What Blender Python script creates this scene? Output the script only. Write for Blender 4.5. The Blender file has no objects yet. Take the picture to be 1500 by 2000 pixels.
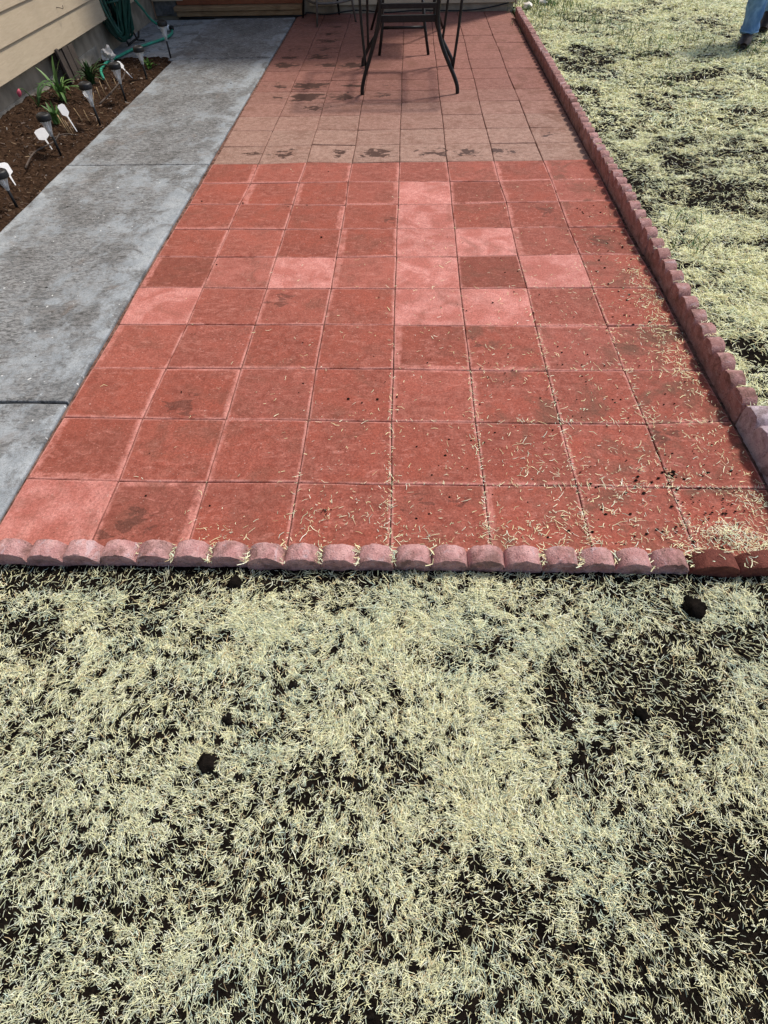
import bpy, bmesh, math, random
import numpy as np
from mathutils import Vector, Matrix, Quaternion

random.seed(7)
RNG = np.random.default_rng(11)
SC = bpy.context.scene
COL = SC.collection

# ------------------------------------------------------------------ camera
F_PX, PITCH, YAW, ROLL = 1055.19, 0.9041676, -0.0515363, -0.0280138
fw = Vector((math.sin(YAW) * math.cos(PITCH), math.cos(YAW) * math.cos(PITCH), -math.sin(PITCH)))
r0 = Vector((math.cos(YAW), -math.sin(YAW), 0))
u0 = r0.cross(fw)
rt = r0 * math.cos(ROLL) + u0 * math.sin(ROLL)
up = -r0 * math.sin(ROLL) + u0 * math.cos(ROLL)
cam = bpy.data.cameras.new('camera')
cam.sensor_fit = 'VERTICAL'
cam.sensor_height = 32.0
cam.lens = F_PX / 2000 * 32.0
cam.clip_start = 0.05
cam.clip_end = 500
cam_o = bpy.data.objects.new('camera', cam)
COL.objects.link(cam_o)
cam_o.matrix_world = Matrix(((rt.x, up.x, -fw.x, 0.0405), (rt.y, up.y, -fw.y, -0.878),
                             (rt.z, up.z, -fw.z, 1.3565), (0, 0, 0, 1)))
SC.camera = cam_o

# ------------------------------------------------------------------ light
SUN_AZ, SUN_EL = math.radians(47), math.radians(57)
world = bpy.data.worlds.new('World')
SC.world = world
world.use_nodes = True
wn = world.node_tree
wn.nodes.clear()
sky = wn.nodes.new('ShaderNodeTexSky')
sky.sky_type = 'NISHITA'
sky.sun_disc = False
sky.sun_elevation = SUN_EL
sky.sun_rotation = SUN_AZ
sky.air_density = 1.0
sky.dust_density = 2.0
bg = wn.nodes.new('ShaderNodeBackground')
bg.inputs['Strength'].default_value = 0.15
wo = wn.nodes.new('ShaderNodeOutputWorld')
wn.links.new(sky.outputs[0], bg.inputs[0])
wn.links.new(bg.outputs[0], wo.inputs[0])
sun = bpy.data.lights.new('sun', 'SUN')
sun.energy = 3.4
sun.angle = math.radians(6.5)
sun.color = (1.0, 0.95, 0.87)
sun_o = bpy.data.objects.new('sun', sun)
COL.objects.link(sun_o)
sdir = Vector((math.cos(SUN_EL) * math.sin(SUN_AZ), math.cos(SUN_EL) * math.cos(SUN_AZ), math.sin(SUN_EL)))
sun_o.rotation_mode = 'QUATERNION'
sun_o.rotation_quaternion = sdir.to_track_quat('Z', 'Y')
sun_o.location = sdir * 20
vs = SC.view_settings
vs.view_transform = 'Standard'
vs.look = 'None'
vs.gamma = 1.0
vs.exposure = 0.12
vs.use_curve_mapping = False


# ------------------------------------------------------------------ node helper
class NT:
    def __init__(self, name):
        self.m = bpy.data.materials.new(name)
        self.m.use_nodes = True
        self.t = self.m.node_tree
        self.b = self.t.nodes['Principled BSDF']
        self.b.inputs['Roughness'].default_value = 0.85
        self.b.inputs['Specular IOR Level'].default_value = 0.3

    def n(self, kind, **kw):
        x = self.t.nodes.new('ShaderNode' + kind)
        for k, v in kw.items():
            setattr(x, k, v)
        return x

    def put(self, sock, v):
        if isinstance(v, bpy.types.NodeSocket):
            self.t.links.new(v, sock)
        else:
            if sock.type == 'RGBA' and len(v) == 3:
                v = (*v, 1)
            sock.default_value = v

    def pos(self):
        return self.n('NewGeometry').outputs['Position']

    def noise(self, vec, scale, detail=4, rough=0.55, dist=0.0, out='Fac'):
        x = self.n('TexNoise')
        self.put(x.inputs['Vector'], vec)
        x.inputs['Scale'].default_value = scale
        x.inputs['Detail'].default_value = detail
        x.inputs['Roughness'].default_value = rough
        x.inputs['Distortion'].default_value = dist
        return x.outputs[out]

    def math(self, op, a, b=0.0, c=0.0, clamp=False):
        x = self.n('Math', operation=op, use_clamp=clamp)
        self.put(x.inputs[0], a)
        self.put(x.inputs[1], b)
        if len(x.inputs) > 2:
            self.put(x.inputs[2], c)
        return x.outputs[0]

    def vmath(self, op, a, b=(0, 0, 0)):
        x = self.n('VectorMath', operation=op)
        self.put(x.inputs[0], a)
        self.put(x.inputs[1], b)
        return x.outputs[0]

    def step(self, v, lo, hi, o0=0.0, o1=1.0):
        x = self.n('MapRange', interpolation_type='SMOOTHSTEP')
        self.put(x.inputs['Value'], v)
        self.put(x.inputs['From Min'], lo)
        self.put(x.inputs['From Max'], hi)
        self.put(x.inputs['To Min'], o0)
        self.put(x.inputs['To Max'], o1)
        return x.outputs[0]

    def mix(self, f, a, b, blend='MIX'):
        x = self.n('Mix', data_type='RGBA', blend_type=blend)
        self.put(x.inputs[0], f)
        self.put(x.inputs[6], a)
        self.put(x.inputs[7], b)
        return x.outputs[2]

    def oattr(self, name):
        return self.n('Attribute', attribute_type='OBJECT', attribute_name=name).outputs['Fac']

    def gattr(self, name, out='Color'):
        return self.n('Attribute', attribute_type='GEOMETRY', attribute_name=name).outputs[out]

    def sep(self, v):
        x = self.n('SeparateXYZ')
        self.put(x.inputs[0], v)
        return x.outputs

    def comb(self, a, b, c):
        x = self.n('CombineXYZ')
        for i, v in enumerate((a, b, c)):
            self.put(x.inputs[i], v)
        return x.outputs[0]

    def color(self, c):
        self.put(self.b.inputs['Base Color'], c)

    def rough(self, r):
        self.put(self.b.inputs['Roughness'], r)

    def bump(self, h, dist=0.002, strength=1.0):
        x = self.n('Bump')
        x.inputs['Strength'].default_value = strength
        x.inputs['Distance'].default_value = dist
        self.put(x.inputs['Height'], h)
        self.t.links.new(x.outputs[0], self.b.inputs['Normal'])


def plain(name, col, rough=0.7, var=0.25, scale=30, metal=0.0, bump=0.0, spec=0.3):
    t = NT(name)
    p = t.n('TexCoord').outputs['Object']
    n1 = t.noise(p, scale, 5)
    dark = tuple(c * (1 - var) for c in col)
    lite = tuple(min(1, c * (1 + var)) for c in col)
    t.color(t.mix(t.step(n1, 0.3, 0.7), dark, lite))
    t.rough(rough)
    t.b.inputs['Metallic'].default_value = metal
    t.b.inputs['Specular IOR Level'].default_value = spec
    if bump:
        t.bump(t.noise(p, scale * 6, 3), bump)
    return t.m


# ------------------------------------------------------------------ object helpers
def tag(o, label=None, cat=None, group=None, kind=None):
    if label: o['label'] = label
    if cat: o['category'] = cat
    if group: o['group'] = group
    if kind: o['kind'] = kind
    return o


def link(name, me, mat=None, parent=None, smooth=False):
    o = bpy.data.objects.new(name, me)
    COL.objects.link(o)
    if mat is not None and not me.materials:
        me.materials.append(mat)
    if parent is not None:
        o.parent = parent
    if smooth:
        me.polygons.foreach_set('use_smooth', [True] * len(me.polygons))
    return o


def empty(name, loc=(0, 0, 0), rz=0.0):
    o = bpy.data.objects.new(name, None)
    COL.objects.link(o)
    o.location = loc
    o.rotation_euler = (0, 0, rz)
    o.empty_display_size = 0.05
    return o


def mesh(name, verts, faces):
    me = bpy.data.meshes.new(name)
    me.from_pydata([tuple(v) for v in verts], [], faces)
    me.update()
    return me


class MB:
    """collects shapes into one mesh"""
    def __init__(self):
        self.v, self.f = [], []

    def add(self, v, f):
        o = len(self.v)
        self.v += [tuple(x) for x in v]
        self.f += [tuple(i + o for i in q) for q in f]
        return self

    def box(self, x0, x1, y0, y1, z0, z1, b=0.0):
        bm = bmesh.new()
        bmesh.ops.create_cube(bm, size=1)
        for v in bm.verts:
            v.co = Vector(((x0 + x1) / 2 + v.co.x * (x1 - x0), (y0 + y1) / 2 + v.co.y * (y1 - y0), (z0 + z1) / 2 + v.co.z * (z1 - z0)))
        if b:
            bmesh.ops.bevel(bm, geom=bm.edges[:], offset=b, segments=2, affect='EDGES', profile=0.5)
        bm.verts.index_update()
        self.add([v.co[:] for v in bm.verts], [[v.index for v in f.verts] for f in bm.faces])
        bm.free()
        return self

    def tube(self, pts, rad, n=8, closed=False, flat=1.0):
        pts = [Vector(p) for p in pts]
        m = len(pts)
        if not hasattr(rad, '__len__'): rad = [rad] * m
        vs_, fs = [], []
        ref = None
        for i, p in enumerate(pts):
            if closed:
                d = pts[(i + 1) % m] - pts[i - 1]
            else:
                d = pts[min(i + 1, m - 1)] - pts[max(i - 1, 0)]
            d.normalize()
            if ref is None:
                ref = d.orthogonal().normalized()
            ref = (ref - d * ref.dot(d)).normalized()
            q = d.cross(ref)
            for k in range(n):
                a = 2 * math.pi * k / n
                vs_.append(p + ref * math.cos(a) * rad[i] + q * math.sin(a) * rad[i] * flat)
        for i in range(m if closed else m - 1):
            j = (i + 1) % m
            for k in range(n):
                k2 = (k + 1) % n
                fs.append((i * n + k, i * n + k2, j * n + k2, j * n + k))
        if not closed:
            fs.append(tuple(range(n - 1, -1, -1)))
            fs.append(tuple((m - 1) * n + k for k in range(n)))
        return self.add(vs_, fs)

    def lathe(self, prof, c=(0, 0, 0), n=16, ribs=0.0):
        vs_, fs = [], []
        for r, z in prof:
            for k in range(n):
                a = 2 * math.pi * k / n
                rr = r * (1 - ribs * (k % 2))
                vs_.append((c[0] + rr * math.cos(a), c[1] + rr * math.sin(a), c[2] + z))
        for i in range(len(prof) - 1):
            for k in range(n):
                k2 = (k + 1) % n
                fs.append((i * n + k, i * n + k2, (i + 1) * n + k2, (i + 1) * n + k))
        fs.append(tuple(range(n - 1, -1, -1)))
        fs.append(tuple((len(prof) - 1) * n + k for k in range(n)))
        return self.add(vs_, fs)

    def build(self, name, mat, parent=None, smooth=False):
        return link(name, mesh(name, self.v, self.f), mat, parent, smooth)


def smooth_path(pts, k=6):
    """Catmull-Rom through the points"""
    P = [Vector(p) for p in pts]
    P = [P[0] * 2 - P[1]] + P + [P[-1] * 2 - P[-2]]
    out = []
    for i in range(1, len(P) - 2):
        a, b, c, d = P[i - 1:i + 3]
        for j in range(k):
            t = j / k
            out.append(0.5 * ((2 * b) + (c - a) * t + (2 * a - 5 * b + 4 * c - d) * t * t + (3 * b - a - 3 * c + d) * t ** 3))
    out.append(P[-2])
    return out


# ------------------------------------------------------------------ numpy noise
def _hash(ix, iy, seed):
    h = (ix.astype(np.int64) * 374761393 + iy.astype(np.int64) * 668265263 + seed * 1274126177) & 0xffffffff
    h = ((h ^ (h >> 13)) * 1274126177) & 0xffffffff
    return ((h ^ (h >> 16)) & 0xffff) / 65535.0


def vnoise(x, y, seed=0):
    ix, iy = np.floor(x), np.floor(y)
    fx, fy = x - ix, y - iy
    fx = fx * fx * (3 - 2 * fx)
    fy = fy * fy * (3 - 2 * fy)
    a, b = _hash(ix, iy, seed), _hash(ix + 1, iy, seed)
    c, d = _hash(ix, iy + 1, seed), _hash(ix + 1, iy + 1, seed)
    return (a * (1 - fx) + b * fx) * (1 - fy) + (c * (1 - fx) + d * fx) * fy


def fbm(x, y, scale, oct=4, seed=0, gain=0.55):
    s, amp, tot = 0, 1.0, 0
    for o in range(oct):
        s = s + amp * vnoise(x * scale + 17.3 * o, y * scale - 9.1 * o, seed + o)
        tot += amp
        amp *= gain
        scale *= 2.03
    return s / tot


# ------------------------------------------------------------------ materials
def paver_material():
    t = NT('paver_concrete')
    P = t.pos()
    seed = t.oattr('seed')
    pv = t.vmath('ADD', P, t.comb(seed, t.math('MULTIPLY', seed, 1.7), 0.0))
    uv = t.n('UVMap').outputs[0]
    sx, sy, _ = t.sep(uv)
    fine = t.noise(pv, 260, 3, 0.7)
    mid = t.noise(pv, 28, 5, 0.65)
    big = t.noise(pv, 6, 3, 0.6, 0.6)
    red = t.mix(t.step(mid, 0.32, 0.7), (0.235, 0.058, 0.037), (0.345, 0.112, 0.079))
    red = t.mix(t.step(big, 0.38, 0.68), red, (0.325, 0.082, 0.052))
    dark = t.mix(t.step(mid, 0.3, 0.7), (0.185, 0.048, 0.031), (0.255, 0.076, 0.050))
    pink = t.mix(t.step(mid, 0.3, 0.75), (0.50, 0.185, 0.150), (0.66, 0.300, 0.255))
    pink = t.mix(t.step(big, 0.35, 0.6), (0.43, 0.140, 0.108), pink)
    old = t.mix(t.step(mid, 0.3, 0.72), (0.265, 0.155, 0.115), (0.395, 0.250, 0.195))
    oldred = t.mix(t.step(mid, 0.3, 0.72), (0.215, 0.088, 0.066), (0.310, 0.148, 0.116))
    old = t.mix(t.oattr('faded'), oldred, old)
    c = t.mix(t.oattr('dark'), red, dark)
    c = t.mix(t.oattr('pink'), c, pink)
    c = t.mix(t.oattr('old'), c, old)
    # tint per tile
    tint = t.oattr('tint')
    c = t.mix(1.0, c, t.comb(tint, tint, tint), 'MULTIPLY')
    # chalky lime scuffs, brush strokes
    sc_v = t.vmath('MULTIPLY', pv, (1, 2.2, 1))
    scuff = t.noise(sc_v, 13, 7, 0.72, 1.6)
    scm = t.math('MULTIPLY', t.step(scuff, 0.52, 0.70), t.math('SUBTRACT', 0.55, t.math('MULTIPLY', t.oattr('old'), 0.40)))
    c = t.mix(scm, c, (0.54, 0.22, 0.17))
    # chalky bands along the rims: one per side
    wob = t.math('MULTIPLY', t.math('SUBTRACT', t.noise(pv, 9, 5, 0.65), 0.5), 0.11)
    band = None
    for nm, co in (('band_l', sx), ('band_r', t.math('SUBTRACT', 1.0, sx)), ('band_b', sy), ('band_t', t.math('SUBTRACT', 1.0, sy))):
        w = t.oattr(nm)
        d = t.math('SUBTRACT', w, t.math('ADD', co, wob))
        m = t.step(d, -0.022, 0.030)
        m = t.math('MULTIPLY', m, t.step(w, 0.0, 0.02))
        band = m if band is None else t.math('MAXIMUM', band, m)
    band = t.math('MULTIPLY', band, t.step(t.noise(pv, 24, 5, 0.7), 0.36, 0.62, 0.10, 0.80))
    c = t.mix(band, c, (0.56, 0.225, 0.18))
    # rims worn pale
    ex = t.math('MINIMUM', t.math('MINIMUM', sx, t.math('SUBTRACT', 1.0, sx)), t.math('MINIMUM', sy, t.math('SUBTRACT', 1.0, sy)))
    rim = t.math('MULTIPLY', t.step(t.math('ADD', ex, t.math('MULTIPLY', wob, 0.22)), 0.034, 0.008), t.step(t.noise(pv, 7, 4, 0.6), 0.36, 0.54))
    rim = t.math('MULTIPLY', rim, t.math('SUBTRACT', 0.85, t.math('MULTIPLY', t.oattr('old'), 0.8)))
    c = t.mix(rim, c, (0.56, 0.245, 0.20))
    # lime dots and pits
    dots = t.step(t.noise(pv, 95, 2, 0.5), 0.685, 0.73)
    c = t.mix(t.math('MULTIPLY', dots, 0.55), c, (0.62, 0.40, 0.33))
    pits = t.step(t.noise(t.vmath('ADD', pv, (3.1, 1.2, 0)), 120, 2, 0.5), 0.69, 0.73)
    c = t.mix(t.math('MULTIPLY', pits, 0.6), c, (0.08, 0.025, 0.018))
    # brownish soil smears
    sm = t.noise(t.vmath('ADD', pv, (7.7, 2.2, 0)), 5.5, 6, 0.66, 0.8)
    smm = t.math('MULTIPLY', t.step(sm, 0.47, 0.68), t.oattr('dirt'))
    c = t.mix(t.math('MULTIPLY', smm, 0.8), c, (0.165, 0.070, 0.045))
    # wet splashes on the old tiles
    rx = t.math('SUBTRACT', sx, t.oattr('wet_x'))
    ry = t.math('SUBTRACT', sy, t.oattr('wet_y'))
    rr = t.math('SQRT', t.math('ADD', t.math('MULTIPLY', rx, rx), t.math('MULTIPLY', t.math('MULTIPLY', ry, ry), 1.7)))
    wn_ = t.math('ADD', t.math('MULTIPLY', rr, -1.25), t.math('MULTIPLY', t.math('SUBTRACT', t.noise(t.vmath('MULTIPLY', pv, (0.8, 1.3, 1)), 15, 4, 0.6, 0.7), 0.5), 2.1))
    wn_ = t.math('ADD', wn_, t.math('MULTIPLY', t.oattr('wet'), 0.80))
    wetm = t.math('MULTIPLY', t.step(wn_, 0.235, 0.275), t.step(t.oattr('wet'), 0.05, 0.1))
    wetm = t.math('MULTIPLY', wetm, t.math('ADD', 0.50, t.math('MULTIPLY', t.oattr('old'), 0.42)))
    c = t.mix(wetm, c, (0.060, 0.026, 0.018))
    # aggregate showing through
    agg = t.n('TexVoronoi')
    t.put(agg.inputs['Vector'], pv)
    agg.inputs['Scale'].default_value = 190
    ag = t.math('MULTIPLY', t.step(agg.outputs['Distance'], 0.30, 0.12), t.step(t.noise(pv, 60, 3, 0.7), 0.50, 0.62))
    c = t.mix(t.math('MULTIPLY', ag, 0.55), c, t.mix(t.step(t.noise(pv, 230, 1), 0.45, 0.55), (0.10, 0.035, 0.025), (0.52, 0.26, 0.20)))
    # speckle
    grain = t.noise(pv, 120, 5, 0.8)
    c = t.mix(0.7, c, t.mix(t.step(grain, 0.3, 0.7), (0.55, 0.52, 0.5), (1.32, 1.34, 1.36)), 'MULTIPLY')
    c = t.mix(0.4, c, t.mix(t.step(fine, 0.25, 0.75), (0.45, 0.45, 0.45), (1.35, 1.35, 1.35)), 'MULTIPLY')
    t.color(c)
    t.rough(t.math('SUBTRACT', 0.86, t.math('MULTIPLY', t.math('MULTIPLY', wetm, t.oattr('old')), 0.22)))
    t.b.inputs['Specular IOR Level'].default_value = 0.22
    t.bump(t.math('ADD', t.math('MULTIPLY', fine, 0.4), mid), 0.0016)
    return t.m


def concrete_material():
    t = NT('walkway_concrete')
    P = t.pos()
    # broad areas of smooth blue-grey paste worn to dark sandy grit
    v2 = t.vmath('MULTIPLY', P, (1.0, 0.8, 1))
    w1 = t.noise(v2, 2.4, 10, 0.74, 0.25)
    w2 = t.noise(t.vmath('ADD', v2, (4, 9, 0)), 9, 8, 0.78, 0.3)
    sx, sy, _ = t.sep(P)
    edge = t.math('MAXIMUM', t.step(sx, -1.42, -1.30), t.step(sx, -2.02, -2.17))
    wear = t.math('ADD', t.math('MULTIPLY', w1, 0.65), t.math('MULTIPLY', w2, 0.45))
    wear = t.math('SUBTRACT', wear, t.math('MULTIPLY', edge, 0.11))
    wear = t.math('ADD', wear, t.oattr('wear'))
    wm = t.step(wear, 0.49, 0.61)
    grit = t.noise(t.vmath('MULTIPLY', P, (1, 2.2, 1)), 30, 8, 0.82, 1.0)
    fine = t.noise(P, 320, 3, 0.7)
    paste = t.mix(t.step(w2, 0.35, 0.65), (0.255, 0.278, 0.292), (0.380, 0.402, 0.410))
    worn = t.mix(t.step(grit, 0.40, 0.60), (0.060, 0.058, 0.055), (0.305, 0.303, 0.296))
    pepper = t.step(t.noise(P, 85, 5, 0.8, 1.0), 0.50, 0.62)
    paste = t.mix(t.math('MULTIPLY', pepper, 0.5), paste, (0.12, 0.115, 0.11))
    c = t.mix(t.math('MULTIPLY', wm, 0.92), paste, worn)
    blot = t.noise(t.vmath('ADD', v2, (1.5, 3.3, 0)), 3.6, 9, 0.75, 0.3)
    c = t.mix(t.math('MULTIPLY', t.step(blot, 0.48, 0.58), 0.78), c, t.mix(t.step(grit, 0.4, 0.6), (0.045, 0.043, 0.040), (0.215, 0.208, 0.198)))
    rust = t.step(t.noise(t.vmath('ADD', P, (2, 5, 0)), 5, 5, 0.6, 0.5), 0.58, 0.74)
    c = t.mix(t.math('MULTIPLY', rust, 0.42), c, (0.205, 0.150, 0.115))
    c = t.mix(0.55, c, t.mix(t.step(fine, 0.25, 0.75), (0.5, 0.5, 0.5), (1.3, 1.3, 1.3)), 'MULTIPLY')
    chips = t.step(t.noise(P, 42, 1, 0.5), 0.755, 0.78)
    c = t.mix(chips, c, (0.6, 0.6, 0.58))
    t.color(c)
    t.rough(0.88)
    t.bump(t.math('ADD', t.math('MULTIPLY', grit, wm), t.math('MULTIPLY', fine, 0.3)), 0.003)
    return t.m


def edging_material():
    t = NT('edging_concrete')
    P = t.pos()
    seed = t.oattr('seed')
    pv = t.vmath('ADD', P, t.comb(seed, seed, seed))
    mid = t.noise(pv, 24, 5, 0.65)
    fine = t.noise(pv, 210, 3, 0.7)
    pinkc = t.mix(t.step(mid, 0.3, 0.7), (0.430, 0.205, 0.190), (0.61, 0.350, 0.325))
    redc = t.mix(t.step(mid, 0.3, 0.7), (0.300, 0.140, 0.118), (0.440, 0.245, 0.222))
    lilac = t.mix(t.step(mid, 0.3, 0.7), (0.400, 0.300, 0.330), (0.56, 0.460, 0.475))
    c = t.mix(t.oattr('red'), pinkc, redc)
    c = t.mix(t.oattr('lilac'), c, lilac)
    streak = t.noise(t.vmath('MULTIPLY', pv, (1, 1, 3.5)), 14, 5, 0.6, 1.2)
    c = t.mix(t.math('MULTIPLY', t.step(streak, 0.56, 0.66), 0.45), c, (0.60, 0.48, 0.49))
    st = t.step(t.noise(t.vmath('ADD', pv, (3, 3, 3)), 14, 6, 0.7, 0.4), 0.47, 0.66)
    c = t.mix(t.math('MULTIPLY', st, 0.62), c, (0.105, 0.055, 0.035))
    pits = t.step(t.noise(pv, 110, 2), 0.655, 0.71)
    c = t.mix(t.math('MULTIPLY', pits, 0.7), c, (0.09, 0.045, 0.04))
    c = t.mix(0.5, c, t.mix(t.step(fine, 0.25, 0.75), (0.5, 0.5, 0.5), (1.3, 1.3, 1.3)), 'MULTIPLY')
    c = t.mix(t.oattr('wet_red'), c, t.mix(t.step(mid, 0.4, 0.6), (0.115, 0.030, 0.020), (0.175, 0.052, 0.035)))  # mixes the right end block to a darker red
    t.color(c)
    t.rough(0.9)
    t.bump(t.math('ADD', mid, t.math('MULTIPLY', fine, 0.8)), 0.006)
    return t.m


def soil_material(name, c0, c1, litter=False):
    t = NT(name)
    P = t.pos()
    n1 = t.noise(P, 34, 6, 0.7)
    n2 = t.noise(P, 170, 4, 0.7)
    c = t.mix(t.step(n1, 0.3, 0.7), c0, c1)
    if litter:
        a = t.gattr('straw', 'Fac')
        tex = t.noise(P, 210, 4, 0.75, 1.0)
        m = t.math('MULTIPLY', t.step(tex, 0.46, 0.62), t.step(a, 0.45, 1.0))
        c = t.mix(t.math('MULTIPLY', m, 0.6), c, (0.40, 0.36, 0.21))
    t.color(c)
    t.rough(0.95)
    t.b.inputs['Specular IOR Level'].default_value = 0.03
    t.bump(t.math('ADD', n1, t.math('MULTIPLY', n2, 0.5)), 0.012)
    return t.m


def blade_material(name, rough=0.55, trans=0.0):
    t = NT(name)
    t.color(t.gattr('tint'))
    t.rough(rough)
    t.b.inputs['Specular IOR Level'].default_value = 0.35
    return t.m


def wood_material(name, c0, c1, axis='X', scale=6):
    t = NT(name)
    p = t.n('TexCoord').outputs['Object']
    s = (1, 14, 14) if axis == 'X' else (14, 14, 1)
    g = t.noise(t.vmath('MULTIPLY', p, s), scale, 6, 0.65, 1.4)
    g2 = t.noise(p, 8, 4, 0.6)
    c = t.mix(t.step(g, 0.3, 0.7), c0, c1)
    c = t.mix(t.math('MULTIPLY', t.step(g2, 0.5, 0.75), 0.5), c, tuple(x * 0.55 for x in c0))
    t.color(c)
    t.rough(0.8)
    t.bump(g, 0.002)
    return t.m


def siding_material():
    t = NT('painted_siding')
    p = t.pos()
    g = t.noise(t.vmath('MULTIPLY', p, (1, 1.0, 9)), 9, 6, 0.6, 0.8)
    n = t.noise(p, 2.5, 4, 0.6)
    c = t.mix(t.step(g, 0.25, 0.75), (0.480, 0.385, 0.265), (0.545, 0.445, 0.315))
    c = t.mix(t.math('MULTIPLY', t.step(n, 0.5, 0.8), 0.3), c, (0.33, 0.26, 0.18))
    fl = t.step(t.noise(p, 130, 2, 0.5), 0.7, 0.75)
    c = t.mix(t.math('MULTIPLY', fl, 0.3), c, (0.25, 0.19, 0.13))
    t.color(c)
    t.rough(0.6)
    t.bump(g, 0.0015)
    return t.m


def jeans_material():
    t = NT('blue_denim')
    p = t.n('TexCoord').outputs['Object']
    w = t.noise(t.vmath('MULTIPLY', p, (1, 1, 0.5)), 11, 5, 0.6, 0.6)
    f = t.noise(p, 300, 2, 0.6)
    c = t.mix(t.step(w, 0.3, 0.7), (0.075, 0.175, 0.38), (0.25, 0.43, 0.70))
    c = t.mix(0.3, c, t.mix(f, (0.6, 0.6, 0.6), (1.3, 1.3, 1.3)), 'MULTIPLY')
    t.color(c)
    t.rough(0.85)
    t.bump(f, 0.001)
    return t.m


def clear_material():
    t = NT('clear_plastic')
    t.color((0.86, 0.88, 0.88))
    t.rough(0.18)
    t.b.inputs['Alpha'].default_value = 0.38
    t.b.inputs['Specular IOR Level'].default_value = 0.5
    return t.m


def glasstop_material():
    t = NT('clear_glass_top')
    t.color((0.75, 0.82, 0.80))
    t.rough(0.05)
    t.b.inputs['Alpha'].default_value = 0.12
    return t.m


def tag_material():
    t = NT('thin_white_plastic')
    t.color((0.90, 0.90, 0.90))
    t.rough(0.45)
    tr = t.n('BsdfTranslucent')
    tr.inputs['Color'].default_value = (0.98, 0.98, 0.98, 1)
    mx = t.n('MixShader')
    mx.inputs[0].default_value = 0.45
    t.t.links.new(t.b.outputs[0], mx.inputs[1])
    t.t.links.new(tr.outputs[0], mx.inputs[2])
    t.t.links.new(mx.outputs[0], t.t.nodes['Material Output'].inputs['Surface'])
    return t.m


M_GLASSTOP = glasstop_material()
M_TAG = tag_material()
M_PAVER = paver_material()
M_CONC = concrete_material()
M_EDGE = edging_material()
M_SOIL = soil_material('black_garden_soil', (0.004, 0.0032, 0.0027), (0.016, 0.0115, 0.0085), True)
M_CLOD = soil_material('soil_clod', (0.006, 0.005, 0.004), (0.018, 0.014, 0.011))
M_BED = soil_material('bark_soil', (0.020, 0.011, 0.007), (0.070, 0.040, 0.024))
M_JOINT = soil_material('joint_soil', (0.05, 0.030, 0.022), (0.30, 0.165, 0.125))
M_STRAW = blade_material('cut_straw', 0.6)
M_LEAF = blade_material('green_blades', 0.5)
M_SIDING = siding_material()
M_FOUND = plain('foundation_concrete', (0.30, 0.25, 0.19), 0.9, 0.3, 7, bump=0.003)
M_STEP = wood_material('weathered_step_wood', (0.190, 0.112, 0.056), (0.350, 0.225, 0.125))
M_DECK = wood_material('red_stained_deck_wood', (0.220, 0.070, 0.034), (0.330, 0.120, 0.060))
M_GREYWOOD = wood_material('grey_weathered_board', (0.030, 0.022, 0.018), (0.088, 0.068, 0.055), 'Z')
M_BLACK = plain('black_plastic', (0.012, 0.012, 0.013), 0.5, 0.3, 20, spec=0.35)
M_IRON = plain('dark_powder_coated_metal', (0.011, 0.010, 0.010), 0.5, 0.35, 40, bump=0.0006, spec=0.3)
M_GREYIRON = plain('grey_brown_metal', (0.105, 0.090, 0.078), 0.5, 0.3, 30, spec=0.5)
M_HOSE = plain('green_hose_rubber', (0.030, 0.300, 0.195), 0.38, 0.2, 12, spec=0.5)
M_HOSEDARK = plain('dark_green_hose_rubber', (0.014, 0.072, 0.052), 0.36, 0.3, 12, spec=0.5)
M_WHITE = plain('white_plastic', (0.86, 0.86, 0.86), 0.4, 0.03, 20)
M_CLEAR = clear_material()
M_TWIG = plain('dry_cut_stem', (0.36, 0.245, 0.130), 0.8, 0.35, 40)
M_STICK = plain('grey_brown_stick', (0.085, 0.062, 0.048), 0.85, 0.35, 40)
M_JEANS = jeans_material()
M_BOOT = plain('brown_boot_leather', (0.028, 0.017, 0.013), 0.55, 0.35, 25, bump=0.001)
M_SKIN = plain('skin', (0.50, 0.29, 0.20), 0.5, 0.1, 30)
M_SHIRT = plain('grey_work_shirt', (0.16, 0.17, 0.18), 0.9, 0.2, 20)
M_HAIR = plain('brown_hair', (0.05, 0.03, 0.02), 0.6, 0.3, 60)
M_SHELL = plain('bleached_white_shell', (0.70, 0.64, 0.56), 0.6, 0.25, 30, bump=0.002)
M_PETAL = plain('pink_petal', (0.42, 0.065, 0.10), 0.5, 0.35, 40)
M_SEAT = plain('grey_sling_mesh', (0.16, 0.148, 0.132), 0.85, 0.2, 80)
M_SEAT.node_tree.nodes['Principled BSDF'].inputs['Alpha'].default_value = 0.5

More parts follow.
